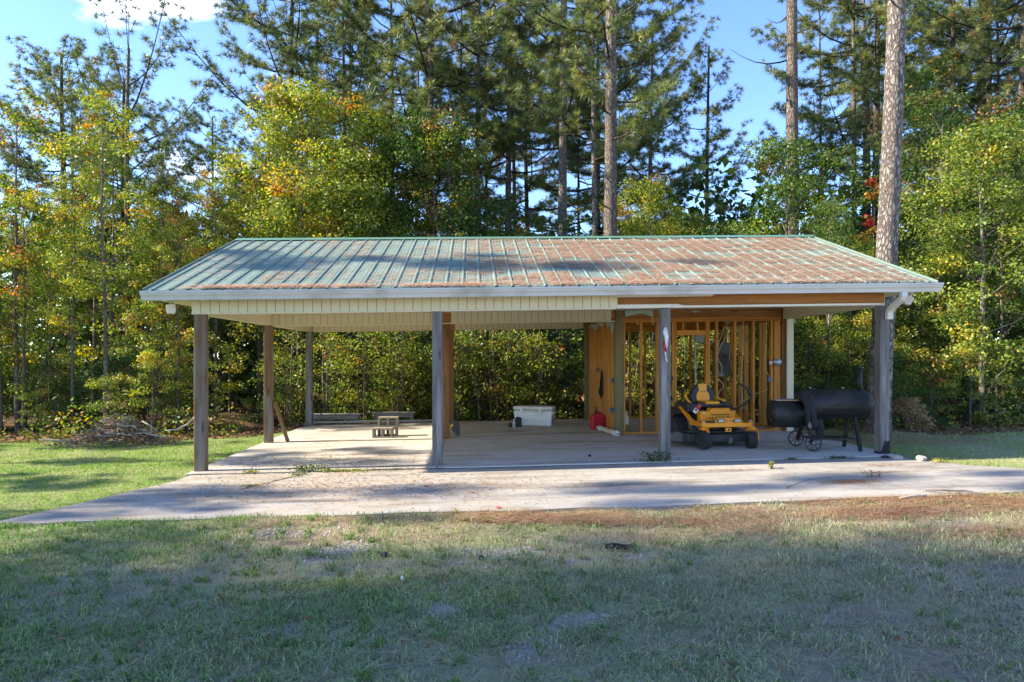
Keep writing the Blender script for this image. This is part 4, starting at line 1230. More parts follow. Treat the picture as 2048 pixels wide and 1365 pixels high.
M_STONE = plain('pale_stone', (.38, .34, .30), .9, 0, .3, 9, .6)
M_CLOD = plain('dark_clod', (.022, .02, .02), .8, 0, .4, 9, .6)
lump('stone', 'flat grey broken stone beside the blackened post foot', 'stone', 9.80, -.47, (.10, .06, .035), .5, M_STONE, 1, gz(9.8) + .01)
lump('stone', 'pale rounded broken stone, rightmost at the slab corner', 'stone', 10.02, -.66, (.075, .06, .05), .5, M_STONE, 2)
lump('stone', 'small dark flat stone between slab corner and lawn', 'stone', 9.70, -.33, (.06, .05, .02), .6, M_CLOD, 3, gz(9.7) + .01)
lump('dark_clod', 'black clod in the grass left of the middle', 'clod', 3.09, -4.37, (.040, .024, .018), .6, M_CLOD, 4)
lump('dark_clod', 'black clod on the white gravel patch', 'clod', 3.85, -4.54, (.026, .02, .02), .6, M_CLOD, 5)
lump('white_pebble', 'single white pebble in shaded grass', 'pebble', 3.29, -4.98, (.016, .012, .02), .7, M_WHITE, 6)
lump('concrete_lump', 'small black lump on the slab floor', 'lump', 5.55, .40, (.03, .02, .02), .7, M_CLOD, 8, gz(5.55) + FL)
bk = thing('bark_piece', 'dark flaky piece of bark lying in the sunlit grass', 'bark', (4.95, -4.40, float(gh(4.95, -4.4))), R(-8))
MB().tube([(-.11, .01, .022), (-.05, -.005, .030), (.02, .0, .024), (.08, -.01, .022), (.12, .0, .014)], [.012, .026, .022, .020, .008], 9).build('bark_slab', M_BARK_DARK, bk)
MB().tube([(.02, .02, .03), (.09, .03, .035), (.16, .02, .02)], [.006, .005, .002], 6).build('splinter', M_TWIG, bk)
ks = thing('dead_stick', 'bleached forked stick on the pine straw at the right', 'stick', (8.35, -3.02, float(gh(8.35, -3.0)) + .012), R(5))
MB().tube([(-.22, -.03, .02), (-.08, -.01, .03), (.06, .0, .03), (.14, .03, .02)], [.007, .010, .010, .006], 7).tube([(.06, .0, .03), (.10, .05, .05), (.12, .08, .06)], [.008, .006, .003], 6).build('stem', M_TWIG_PALE, ks)
ks2 = thing('twig_heap', 'little heap of dark twigs at the edge of the drive', 'twigs', (8.9, -2.83, float(gh(8.9, -2.83)) + .01), R(-25))
random.seed(9)
for k in range(9):
    a = random.uniform(-.5, .5); l = random.uniform(.12, .28); c = (random.uniform(-.12, .12), random.uniform(-.07, .07))
    MB().tube([(c[0] - l * math.cos(a), c[1] - l * math.sin(a), .012), (c[0], c[1], .03), (c[0] + l * math.cos(a), c[1] + l * math.sin(a), random.uniform(.015, .05))], [.003, .005, .002], 5).build('twig', M_TWIG, ks2)

# ---- brush pile on the left lawn
bp = thing('brush_pile', 'heap of dead grey branches and leaves at the edge of the left lawn', 'brush pile', (-3.05, 3.75, float(gh(-3.05, 3.75))))
random.seed(12)
for k in range(85):
    a = random.gauss(0, .35) + (PI if random.random() < .5 else 0)
    l = random.uniform(.2, .65); cx = random.gauss(0, .31); cy = random.gauss(0, .25)
    top = .60 * math.exp(-((cx - .05) / .55) ** 2 - (cy / .4) ** 2)
    z = top * random.uniform(.25, 1.0) + .02
    d = Vector((math.cos(a), math.sin(a) * .8, random.uniform(-.25, .25)))
    p0 = Vector((cx, cy, z)) - d * l * .5
    P = []
    for i in range(5):
        q = p0 + d * l * i / 4 + Vector((random.uniform(-.03, .03), random.uniform(-.03, .03), random.uniform(-.035, .035)))
        tz = .68 * math.exp(-((q.x - .05) / .6) ** 2 - (q.y / .45) ** 2) + .03
        q.z = max(.01, min(q.z, tz)); P.append(q)
    r0 = random.uniform(.005, .020)
    mb = MB().tube(P, [r0, r0 * .9, r0 * .75, r0 * .6, r0 * .3], 6)
    for j in range(random.randint(0, 2)):
        i = random.randint(1, 3); q = P[i]
        mb.tube([q, q + Vector((random.uniform(-.15, .15), random.uniform(-.1, .1), random.uniform(0, .08))), q + Vector((random.uniform(-.25, .25), random.uniform(-.15, .15), random.uniform(-.02, .12)))], [r0 * .5, r0 * .35, r0 * .15], 5)
    mb.build('branch', M_TWIG if k % 5 else M_TWIG_PALE, bp)
for P, nm in (([(.45, .1, .42), (.62, .05, .34), (.78, 0, .24)], 'a'), ([(.85, .2, .22), (1.05, .22, .24), (1.25, .22, .34), (1.38, .22, .46)], 'b'), ([(.55, -.05, .20), (.85, -.05, .14), (1.05, -.05, .10)], 'c'), ([(-1.35, -.1, .10), (-1.0, -.05, .07), (-.7, 0, .10)], 'd')):
    MB().tube(P, [.016] * (len(P) - 1) + [.006], 7).build('branch', M_TWIG_PALE, bp)
# ------------------------------------------------------------------ vegetation
RNG = np.random.default_rng(11)


def unit(a):
    return a / (np.linalg.norm(a, axis=-1, keepdims=True) + 1e-9)


def rand_unit(n):
    return unit(RNG.normal(size=(n, 3)))


def leafquads(P, Nrm, size, aspect=0.72, fold=0.12):
    n = len(P)
    U = unit(np.cross(Nrm, rand_unit(n))); W = np.cross(Nrm, U)
    l = (size * RNG.uniform(0.65, 1.25, n))[:, None]
    tip = P + U * l * .5 - Nrm * l * fold; bot = P - U * l * .5 - Nrm * l * fold * .5
    a = P + W * l * .5 * aspect - U * l * .08; b = P - W * l * .5 * aspect - U * l * .08
    V = np.stack([bot, b, tip, a], 1).reshape(-1, 3)
    F = np.arange(4 * n).reshape(n, 4)
    return V, F


def pick(pal, n):
    w = np.array([p[1] for p in pal], float); w /= w.sum()
    c = np.array([p[0] for p in pal])
    return c[RNG.choice(len(pal), n, p=w)]


G1, G2, G3 = (0.060, 0.115, 0.022), (0.095, 0.150, 0.028), (0.150, 0.190, 0.035)
YG, YE, OR, BR, RD = (0.25, 0.295, 0.045), (0.44, 0.35, 0.055), (0.44, 0.19, 0.045), (0.22, 0.12, 0.055), (0.34, 0.035, 0.03)
DKG = (0.040, 0.075, 0.022)
PAL_Y = [(G2, 1.6), (G3, 3.4), (YG, 4.4), (YE, 1.1), (OR, .4), (BR, .3)]
PAL_G = [(G1, 3), (G2, 4), (G3, 2.4), (YG, .45), (DKG, 1.0), (BR, .15)]
PAL_D = [(DKG, 3), (G1, 4), (G2, 1.6), (BR, .5), (OR, .12)]
PAL_O = [(G1, 1.2), (G2, 2.6), (G3, 2.4), (YG, 2.0), (YE, 1.2), (OR, .8), (BR, .7)]
PAL_S = [(G1, 1.6), (G2, 2.6), (G3, 2.4), (YG, 2.2), (YE, .8), (OR, .35), (BR, .8), ((.34, .25, .15), .9)]
PAL_R = [(RD, 4), (OR, 2), (G3, 1.4), (YE, .8)]
PAL_T = [((0.36, 0.23, 0.13), 3), ((0.27, 0.15, 0.08), 3), ((0.44, 0.30, 0.18), 1.5), (YG, .3)]


def tubes_np(paths, n=5):
    """many tapering tubes at once: list of (points, radii)"""
    mb = MB()
    for P, r in paths: mb.tube(P, r, n, False)
    return mb


def broadleaf(seed, H, Rr, n, ls, z0, pal, K=60, crown_pow=.6, trunk_r=.07, wob=.25, stem_mat=None, clump=.42, upness=.5):
    global RNG
    RNG = np.random.default_rng(seed)
    rr = random.Random(seed)
    t = RNG.uniform(0, 1, K) ** .85
    zc = z0 + (H - z0) * t
    rad = Rr * np.clip(np.sin(PI * np.clip(t * .80 + .16, 0, 1)) ** crown_pow, .12, 1) * (0.75 + .5 * RNG.uniform(0, 1, K))
    az = RNG.uniform(0, 2 * PI, K); q = RNG.uniform(.15, 1, K) ** .6
    C = np.stack([rad * q * np.cos(az), rad * q * np.sin(az), zc], 1)
    cr = clump * RNG.uniform(.6, 1.35, K) * (Rr / 2.0) ** .5
    ccol = pick(pal, K)
    w = cr ** 2; ci = RNG.choice(K, n, p=w / w.sum())
    d = rand_unit(n); rad2 = RNG.uniform(0, 1, n) ** .45
    P = C[ci] + d * (cr[ci] * rad2)[:, None] * np.array([1.25, 1.25, .75])
    P[:, 2] = np.maximum(P[:, 2], .05)
    N = unit(d * .55 + rand_unit(n) * .75 + np.array([0, 0, upness]))
    V, F = leafquads(P, N, ls)
    col = np.where((RNG.uniform(0, 1, n) < .62)[:, None], ccol[ci], pick(pal, n)) * RNG.uniform(.75, 1.25, n)[:, None]
    crown = np_mesh('crown', V, F, np.repeat(col, 4, 0), M_LEAF)
    # stem and limbs reaching to the clumps
    pts, rs = [], []
    k = 10; top = H * .92; ox = oy = 0
    for i in range(k + 1):
        u = i / k
        pts.append((ox, oy, top * u - .15 * (i == 0))); rs.append(trunk_r * (1 - u) ** .8 + .008)
        ox += rr.uniform(-1, 1) * wob * top / 60; oy += rr.uniform(-1, 1) * wob * top / 60
    mb = MB().tube(pts, rs, 8, False)
    for j in range(0, K, 2):
        zt = C[j, 2]; zb = max(z0 * .4, zt - rr.uniform(.4, 1.2) * (Rr * .6))
        u = min(.95, zb / top); i = min(k - 1, int(u * k)); f = u * k - i
        b = Vector(pts[i]).lerp(Vector(pts[i + 1]), f)
        e = Vector(C[j]); m = b.lerp(e, .5) + Vector((rr.uniform(-.1, .1), rr.uniform(-.1, .1), rr.uniform(-.05, .25)))
        r0 = max(.008, trunk_r * .38 * (1 - u * .7))
        mb.tube([b, m, e], [r0, r0 * .6, .004], 5, False)
    stem = mb.mesh('trunk', stem_mat or M_BARK_GREY)
    return crown, stem


def pine_crown(seed, base, H, Rr, dens=1.0, nneed=34, nl=.225, gap=.40, shape='round', dead=0.0, tuft_from=.42, rise=.28):
    """limbs (mesh) and needles (mesh) of a pine whose stem runs up the z axis"""
    global RNG
    RNG = np.random.default_rng(seed); rr = random.Random(seed)
    mb = MB(); T, TD = [], []
    z = base - dead; az = rr.uniform(0, 6)
    while z < H - .1:
        t = max(0, (z - base) / (H - base))
        if shape == 'round': pr = math.sin(PI * min(1, .30 + .70 * t)) ** .7 * .95 + .08
        elif shape == 'cone': pr = (1 - t) ** .75 * .95 + .1
        else: pr = (.5 + .5 * math.sin(PI * min(1, t * 1.2))) * (1 - t ** 3) + .05
        az += 2.4 + rr.uniform(-.5, .5)
        Ln = Rr * pr * rr.uniform(.6, 1.2)
        bare = z < base
        if bare: Ln *= .55
        el = rise + .5 * t + rr.uniform(-.22, .25)
        d = Vector((math.cos(az), math.sin(az), 0)); P = []; side = Vector((-d.y, d.x, 0)); cu = rr.uniform(-.25, .25)
        for i in range(6):
            s = i / 5
            P.append(d * (Ln * s) + side * (cu * Ln * s * s) + Vector((0, 0, z + Ln * s * math.tan(el) * (.55 + .45 * s) - (.12 * Ln * math.sin(PI * s)))))
        r0 = .010 + .011 * Ln
        mb.tube(P, [r0 * (1 - .85 * i / 5) for i in range(6)], 5, False)
        if bare:
            z += gap * 1.6; continue
        s = tuft_from * rr.uniform(.7, 1.1)
        while s < 1.0:
            i = min(4, int(s * 5)); f = s * 5 - i
            b = P[i].lerp(P[i + 1], f)
            for sgn in (-1, 1):
                if rr.random() > .88 * min(1.2, dens + .15): continue
                l2 = Ln * .34 * (1.15 - s) * rr.uniform(.6, 1.3) + .18
                dd = (d * .75 + side * sgn * rr.uniform(.45, 1.0) + Vector((0, 0, rr.uniform(.0, .55)))).normalized()
                e = b + dd * l2
                m = b.lerp(e, .55) + Vector((0, 0, -.04))
                mb.tube([b, m, e], [r0 * .3, r0 * .2, .003], 3, False)
                k = max(2, int(l2 / .105))
                for q in range(k):
                    u = 1 - q * .105 / l2
                    T.append(b.lerp(e, u) + Vector((rr.uniform(-.09, .09), rr.uniform(-.09, .09), rr.uniform(-.05, .10)))); TD.append(dd)
            s += .12 / max(.5, dens)
        T.append(P[-1]); TD.append((P[-1] - P[-2]).normalized())
        z += gap * rr.uniform(.6, 1.4) / dens
    T = np.array(T, float); TD = np.array(TD, float)
    n = len(T)
    dirs = unit(np.repeat(TD, nneed, 0) * .55 + np.array([0, 0, .28]) + rand_unit(n * nneed) * .95)
    P0 = np.repeat(T, nneed, 0) + dirs * .015
    l = (nl * RNG.uniform(.7, 1.2, n * nneed))[:, None]
    sag = np.zeros_like(P0); sag[:, 2] = -(l[:, 0] ** 2) * .45
    W = unit(np.cross(dirs, rand_unit(n * nneed))) * .0072
    tip = P0 + dirs * l + sag
    V = np.stack([P0 - W, P0 + W, tip], 1).reshape(-1, 3)
    F = np.arange(3 * n * nneed).reshape(-1, 3)
    pal = [((.11, .155, .048), 3), ((.165, .21, .058), 3), ((.25, .26, .07), 2.4), ((.06, .095, .042), 2), ((.24, .13, .05), .22)]
    tc = pick(pal, n) * RNG.uniform(.8, 1.2, n)[:, None]
    col = np.repeat(tc, nneed, 0) * RNG.uniform(.8, 1.2, n * nneed)[:, None]
    needles = np_mesh('crown', V, F, np.repeat(col, 3, 0), M_NEEDLE)
    limbs = mb.mesh('limbs', M_BARK_DARK)
    return limbs, needles


def pine_trunk(H, dia, mat, seed, segs=20, flare=1.25, rough=0.0, rings=26):
    rr = random.Random(seed)
    mb = MB(); pts, rs = [], []
    a1, a2 = rr.uniform(0, 6), rr.uniform(0, 6)
    for i in range(rings + 1):
        u = i / rings; z = H * u ** 1.15
        w = dia * .28 * math.sin(u * 5 + a1) * u
        pts.append((w, dia * .28 * math.sin(u * 4 + a2) * u, z - (.2 if i == 0 else 0)))
        r = dia / 2 * (1 - .72 * u ** 1.15) * (1 + (flare - 1) * math.exp(-z / .35))
        rs.append(max(.02, r))
    mb.tube(pts, rs, segs, False)
    if rough:
        for v in mb.v:
            k = rough * (random.random() - .4); c = Vector((0, 0, v.z)); d = v - c
            v += d.normalized() * k if d.length > 1e-6 else Vector()
    return mb.mesh('trunk', mat)


PV = [pine_crown(101, 8.5, 20, 3.4, 1.02, dead=2.0), pine_crown(102, 11.3, 22, 3.2, 1.0, dead=3.5),
      pine_crown(103, 3.2, 14, 2.9, 1.0, 30, .20, .34, 'cone'), pine_crown(104, 6.4, 12.2, 2.2, 1.1, 30, .20, .42, 'round', 0, .45, .75),
      pine_crown(105, 5.6, 17, 3.9, 1.12, dead=.8, rise=.2), pine_crown(106, 7.5, 21, 3.0, .85, dead=2.0), pine_crown(107, 5.0, 13.4, 3.1, 1.35, 30, .20, .36, 'round')]


def pine(x, y, dia, H, var, lab, lean=0.0, rz=0.0, sc=1.0, mat=None, grp=None, rough=0.0, seed=0, segs=16, rings=26):
    t = thing('pine_tree', lab, 'pine tree', (x, y, float(gh(x, y)) - .05), 0, grp)
    t.rotation_euler = (0, lean, rz)
    mobj('trunk', pine_trunk(H, dia, mat or M_BARK_PINE, seed, segs, rough=rough, rings=rings), t)
    if var is not None:
        l, n = PV[var]
        lo = mobj('limbs', l, t, scale=(sc, sc, sc))
        mobj('crown', n, t, scale=(sc, sc, sc))
    return t


pine(11.04, 2.05, .385, 22, 1, 'stout pale barked pine rising behind the right end of the roof beside the smoker', R(2.7), 0, 1, M_BARK_PALE, None, .012, 1, 44, 260)
pine(12.67, 8.72, .42, 24, 1, 'tall bare pine trunk with hanging dry vine behind the right half of the roof', R(.5), R(40), 1.08, None, None, .006, 2, 28, 90)
pine(7.60, 9.02, .44, 23, 5, 'tall straight grey pine behind the roof above the framed room', R(.6), 1.4, 1.0, None, None, .006, 3, 28, 90)
pine(8.05, 13.0, .24, 20, 0, 'thin sunlit pine trunk hugging the left side of the tall grey pine', R(1.2), 2.5, .95, M_BARK_PALE, None, 0, 4)
pine(6.92, 14.07, .42, 22, 0, 'pine with dense low crown left of the tall grey pine', R(-.6), 4.0, 1.0, M_BARK_PALE, None, 0, 5)  # pale bark stands in for sunlight this shaded trunk does not get
pine(19.03, 15.35, .34, 22, 0, 'tall pine left of the stout pale pine, thickest of the three trunks there', R(1.5), .5, 1, None, None, 0, 6)
pine(19.85, 17.3, .24, 21, 5, 'middle of the three thin pine trunks left of the stout pale pine', 0, 3.5, 1, None, None, 0, 7)
pine(18.88, 16.36, .26, 20, 0, 'leftmost of the three thin pine trunks left of the stout pale pine', 0, 5.1, 1, None, None, 0, 8)
pine(2.23, 14.34, .34, 20, 4, 'wide spreading pine with long crooked limbs above the yellow green trees', R(-.5), 2.2, 1.22, M_BARK_DARK, None, 0, 9)
pine(5.20, 17.17, .34, 20, 0, 'short visible trunk of pine between dark green tree and dense crowned pine', 0, 1.0, 1, None, None, 0, 10)
pine(5.61, 17.4, .22, 18, 5, 'slender pine just right of the short visible trunk', R(1), 3.0, 1, None, None, 0, 11)
pine(4.04, 16.24, .28, 20, 0, 'pine trunk at the right edge of the dark green vine covered tree', 0, .2, 1, None, None, 0, 12)
pine(-6.74, 11.87, .27, 11.3, 3, 'forked sparse topped pine standing alone against the sky at the left', 0, .8, .93, M_BARK_GREY, None, 0, 13)
pine(-2.86, 15.65, .30, 18, 4, 'open crowned dark pine left of the big yellow green tree', R(1), 5.0, 1.05, M_BARK_DARK, None, 0, 14)
pine(14.82, 21.61, .30, 16, 2, 'dark full crowned young pine with clear pointed top in the gap of sky', 0, 1.2, 1.12, M_BARK_DARK, None, 0, 15)
pine(22.64, 14.13, .27, 20, 4, 'thin pine trunk near the right edge of the picture', 0, 2.2, 1, None, None, 0, 16)
pine(-11.7, 17.2, .34, 13.4, 6, 'bushy round topped pine at the far left above the golden trees', 0, 3.3, 1.0, M_BARK_DARK, None, 0, 17)
pine(-9.2, 16.6, .30, 12.3, 6, 'bushy pine between far left pine and the forked pine', 0, .3, .92, M_BARK_DARK, None, 0, 18)
random.seed(77)
bgp = [(19.9, 12.3, 2, 1.1), (21.3, 11.2, 4, 1.0), (-1.6, 20.6, 0, .9), (11.6, 19.8, 4, .95), (19.1, 19.4, 2, 1.25), (24.5, 17, 0, 1), (9.2, 24, 4, .9), (1.0, 25, 4, 1.0), (4.5, 23, 0, .9),
       (13.1, 26.5, 2, .75), (22.0, 21, 2, 1.3), (-4.8, 19.5, 6, .75), (-8, 22, 6, .95), (-13.5, 21, 6, 1.0), (-16, 15, 6, .85), (-14.5, 13, 4, .72), (25.5, 12.8, 2, 1.2), (27, 20, 5, 1.0), (17.2, 12.6, 2, .72), (10.3, 15.3, 2, .74), (-3.8, 16.0, 2, .84), (6.5, 21.5, 4, 1.0),
       (8.8, 17.5, 4, .95), (3.2, 19.5, 4, 1.0), (-.9, 16.0, 4, .95), (.6, 17.8, 0, .95), (-2.8, 18.6, 4, .9), (10.2, 21.5, 0, .95), (23.8, 14.8, 4, 1.0), (23.3, 9.6, 2, 1.1)]
for i, (x, y, v, sc) in enumerate(bgp):
    Hh = {6: 13.4, 0: 20, 1: 22, 2: 14, 3: 12.2, 4: 17, 5: 21}[v] * sc
    pine(x, y, random.uniform(.20, .32), Hh, v, 'pine among the crowded background pines behind the pavilion', random.uniform(-.02, .02), random.uniform(0, 6), sc, M_BARK_PINE if i % 3 else M_BARK_DARK, 'background pines', 0, 30 + i, 12, 16)

# ---- broadleaf trees: several kinds, copied with their own place, turn and size
BY = [broadleaf(201, 9.4, 2.15, 30000, .086, 2.3, PAL_Y, 150), broadleaf(202, 8.6, 1.9, 25000, .086, 2.3, PAL_Y, 130)]
BG = [broadleaf(211, 7.6, 2.2, 18000, .082, .5, PAL_G, 80), broadleaf(212, 8.4, 1.8, 15500, .082, .9, PAL_D, 75)]
BO = [broadleaf(221, 9.5, 1.5, 6400, .084, 3.4, PAL_O, 60, trunk_r=.065, clump=.36), broadleaf(222, 8.8, 1.3, 5000, .084, 3.2, PAL_O, 55, trunk_r=.05, clump=.36), broadleaf(223, 10.5, 1.5, 6000, .086, 4.2, PAL_Y, 55, trunk_r=.07, clump=.36), broadleaf(224, 8.2, 1.6, 5400, .08, 2.4, PAL_G, 60, trunk_r=.05)]
SH = [broadleaf(231, 2.6, 1.25, 3400, .072, .15, PAL_S, 48, trunk_r=.03, clump=.32), broadleaf(232, 3.1, 1.2, 3300, .072, .2, PAL_S, 48, trunk_r=.03, clump=.30), broadleaf(233, 2.2, 1.3, 3200, .068, .1, PAL_D, 44, trunk_r=.025, clump=.32), broadleaf(234, 2.9, 1.1, 3100, .072, .25, PAL_Y, 40, trunk_r=.03, clump=.30)]
BV = broadleaf(213, 8.4, 1.9, 18500, .082, 3.4, PAL_D, 85)
BL = broadleaf(281, 9.6, 2.2, 14000, .19, 3.2, PAL_G, 80)
SA = [broadleaf(235, 3.0, 1.15, 1500, .078, .3, [(G3, 3), (YG, 3), (G2, 2), (YE, .8), (OR, .4)], 60, trunk_r=.022, clump=.34), broadleaf(236, 3.3, 1.0, 1400, .078, .4, [(G3, 2.5), (G2, 3), (YG, 2), (BR, .8)], 60, trunk_r=.022, clump=.34)]
BM = broadleaf(241, 7.4, 1.75, 15000, .085, 1.1, [(G2, 3), (G3, 4), (YG, 2), (YE, .5)], 70, trunk_r=.07)
RV = broadleaf(251, 3.4, .5, 1300, .10, .2, PAL_R, 26, trunk_r=.015, clump=.26)
TN = broadleaf(261, 1.1, .75, 900, .085, .05, PAL_T, 22, trunk_r=.015, clump=.24)


def tree(kind, x, y, lab, sc=1.0, rz=None, grp=None, name='broadleaf_tree', cat='tree', parts=('trunk', 'crown'), zoff=0.0, sz=None):
    t = thing(name, lab, cat, (x, y, float(gh(x, y)) - .03 + zoff), random.uniform(0, 6.28) if rz is None else rz, grp)
    t.scale = (sc, sc, sz or sc)
    mobj(parts[0], kind[1], t); mobj(parts[1], kind[0], t)
    return t


random.seed(31)
tree(BY[0], -1.2, 10.7, 'tall yellow green tree with orange tips behind the left half of the roof', 1.05, .5)
tree(BY[1], .1, 11.0, 'dense yellow green tree at the middle of the sunlit clump behind the roof', 1.10, 2.2)
tree(BY[0], 1.45, 12.0, 'yellow green tree at the right of the sunlit clump behind the roof', .93, 4.0)
tree(BV, 2.65, 11.0, 'dark green vine covered tree behind the middle of the roof', 1.1, 1.0)
tree(BO[0], 3.1, 10.2, 'thin tree with golden orange top above the dark vine covered tree', .95, 3.0)
tree(BG[0], 4.6, 10.4, 'low dark green tree between vine covered tree and dense crowned pine', .74, 5.5)
tree(BO[1], 5.6, 11.3, 'low golden leaved tree just above the middle of the ridge', .68, .4)
tree(BY[1], 8.9, 10.2, 'yellow green tree right of the tall grey pine', .84, 3.6)
tree(BO[0], 10.2, 10.8, 'orange tinged tree between yellow green tree and bare pine trunk', .66, 1.9)
tree(BG[0], 11.3, 12.0, 'green bushy tree left of the bare pine trunk with dry vine', .78, .9)
tree(BG[1], 14.4, 9.8, 'dark green tree right of the bare pine trunk with dry vine', .70, 2.6)
tree(BM, 14.84, 4.38, 'bright green sunlit young tree with thin pale trunk on the right lawn edge', .88, .6)
tree(BG[1], 15.6, 6.8, 'green tree with leaves coloured as in shade behind the bright young tree', .95, 1.4)  # here and the next two: dark leaf palette stands in for shade
tree(BG[1], 17.9, 6.2, 'green tree with leaves coloured as in shade at the right edge of the picture', 1.05, 4.5)
tree(BG[1], 17.4, 9.3, 'tall green tree in the second row at the right', 1.15, 3.0)
tree(BG[1], 20.3, 8.6, 'dark green tree beyond the right edge trees', 1.2, 5.0)
tree(BY[1], 13.0, 6.3, 'yellow green sapling clump right of the stout pale pine', .50, 2.0)
tree(BO[3], 11.9, 5.4, 'slim green sapling behind the smoker chimney', .62, 2.0)
tree(RV, 15.9, 10.1, 'red leaved creeper climbing beside the stout pale pine', 1.0, 0, None, 'red_creeper', 'creeper', ('stem', 'foliage'), 3.3)
# golden trees and slender trunks in the left woods
tree(BO[0], -6.6, 6.5, 'golden orange tree at the left edge of the picture', .84, .2)
tree(BO[0], -6.3, 10.0, 'golden topped tree below the bushy pines at the left', .86, 2.4)
tree(BO[2], -3.4, 9.9, 'yellow green tree left of the open crowned dark pine', .66, 1.0)
tree(BY[1], -5.3, 11.2, 'yellow green tree behind the forked pine trunk', .70, 3.1)
tree(BO[3], -2.2, 9.9, 'green sapling standing behind the left end of the pavilion', .62, .5)
lw_spots = [(-7.03, 6.6), (-8.0, 10.0), (-6.4, 6.4), (-5.29, 6.3), (-5.48, 10.4), (-4.9, 9.9), (-5.3, 10.8), (-4.0, 10.9), (-3.54, 11.4), (-4.4, 6.0), (-3.0, 6.4), (-8.6, 6.9), (-9.8, 6.0), (-10.5, 8.2), (-7.2, 10.8), (-8.7, 12.2), (-4.2, 12.5), (-11.5, 10.5), (-2.6, 11.2), (-12.3, 7.0), (-6.0, 13.8), (-10.2, 13.8), (-13.2, 11.5), (-2.4, 14.2), (-7.6, 15.4), (-4.6, 15.2)]
for i, (x, y) in enumerate(lw_spots):
    tree(BO[(i * 7 + i // 3) % 4], x, y, 'slender tree with thin dark trunk in the left woods', random.uniform(.50, .74) * (1.1 if y > 10 else 1), None, 'slender trees of the left woods')
mid = [(-1.6, 12.2), (.7, 10.0), (2.9, 9.8), (4.0, 11.2), (5.4, 10.4), (6.4, 11.6), (9.6, 10.2), (10.9, 8.9), (12.0, 7.4), (4.4, 13.2), (9.6, 12.8), (12.5, 12.5), (13.6, 14.0), (16.4, 8.2), (19.2, 7.0), (18.6, 10.6), (21.8, 10.2), (15.6, 12.3), (20.6, 14.0), (2.0, 13.0), (-.6, 13.2), (16.3, 5.6)]
for i, (x, y) in enumerate(mid):
    k = BO[3] if i % 2 else BO[1]
    if x > 11: k = BG[i % 2] if i % 3 else BO[3]
    s_ = random.uniform(.42, .62) if y < 10 and x < 12 else random.uniform(.6, .9)
    tree(k, x, y, 'small leafy tree crowded into the woods behind the pavilion', s_, None, 'small trees behind the pavilion')
# shrubs along the wood edge
sp_ = []
for x in np.arange(-12.5, 23, .80):
    fe = float(forest_edge(x))
    for row in range(3):
        sp_.append((x + random.uniform(-.35, .35), fe + .9 + row * 1.15 + random.uniform(-.3, .5), row))
for i, (x, y, row) in enumerate(sp_):
    left = x < -2
    mid_ = -3.0 < x < 10.2
    if mid_:
        y += .75
        y += .5 + .25 * row
        if row == 0 and random.random() < .72: continue
        if row == 1 and random.random() < .4: continue
        if x < .6 and row < 2: continue
    if left and random.random() < .35 and row == 0: continue
    k = SH[2] if (random.random() < (.5 if left else .7 if x > 11 else .25)) else SH[random.choice([0, 1, 3])]
    s_ = random.uniform(.55, 1.05) * (.62 if left and row == 0 else 1) * (.55 if 10.2 < x < 16 and row == 0 else 1)
    g = 'left wood' if left else ('right wood' if x > 10.4 else 'wood behind the slab')
    tree(k, x, y, 'leafy shrub in the undergrowth of the ' + g, s_, None, 'shrubs of the ' + g, 'shrub', 'shrub', ('stems', 'foliage'))
for (x, y, s_, lab) in ((11.9, 2.55, .62, 'tan dead leaved bush just right of the blackened post'), (12.3, 2.9, .5, 'smaller tan dead bush behind the first one right of the blackened post'), (7.2, 7.4, 1.0, 'tan dead leaved bush seen through the framed room')):
    tree(TN, x, y, lab, s_, None, None, 'dead_bush', 'bush', ('stems', 'foliage'))
# bright yellow green saplings right behind the benches
tree(SH[3], 2.3, 9.3, 'bright yellow green sapling behind the darker bench', .95, 1.0, None, 'sapling', 'sapling', ('stems', 'foliage'))
tree(SH[3], 3.6, 9.0, 'yellow green sapling just right of the middle posts', .85, 2.0, None, 'sapling', 'sapling', ('stems', 'foliage'))
random.seed(63)
for i in range(52):
    tree(SA[i % 2], random.uniform(-1.6, 10.6), random.uniform(7.7, 9.9), 'airy sapling with sunlit leaves just behind the slab', random.uniform(.6, 1.0), None, 'airy saplings behind the slab', 'sapling', 'sapling', ('stems', 'foliage'))
# bare thin poles seen behind the slab
random.seed(51)
for i in range(34):
    x = random.uniform(-1.0, 10.8); y = random.uniform(7.6, 10.5); h = random.uniform(2.4, 5.5)
    t = thing('bare_sapling', 'thin bare pole of a sapling among the leaves behind the slab', 'sapling', (x, y, float(gh(x, y)) - .05), random.uniform(0, 6), 'bare saplings behind the slab')
    a, b = random.uniform(-.10, .10), random.uniform(-.10, .10)
    mb = MB().tube([(a * z * .5 + .04 * math.sin(z * 2), b * z * .5 + .04 * math.cos(z * 1.7), z) for z in np.linspace(0, h, 8)], [random.uniform(.018, .032) * (1 - .09 * k) for k in range(8)], 6, False)
    for j in range(5):
        z = random.uniform(.8, h); q = random.uniform(0, 6); l = random.uniform(.3, .9)
        mb.tube([(a * z * .5, b * z * .5, z), (a * z * .5 + l * .5 * math.cos(q), b * z * .5 + l * .5 * math.sin(q), z + l * .3), (a * z * .5 + l * math.cos(q), b * z * .5 + l * math.sin(q), z + l * .75)], [.010, .007, .003], 4, False)
    mb.build('stem', M_BARK_GREY if i % 2 else M_TWIG, t)

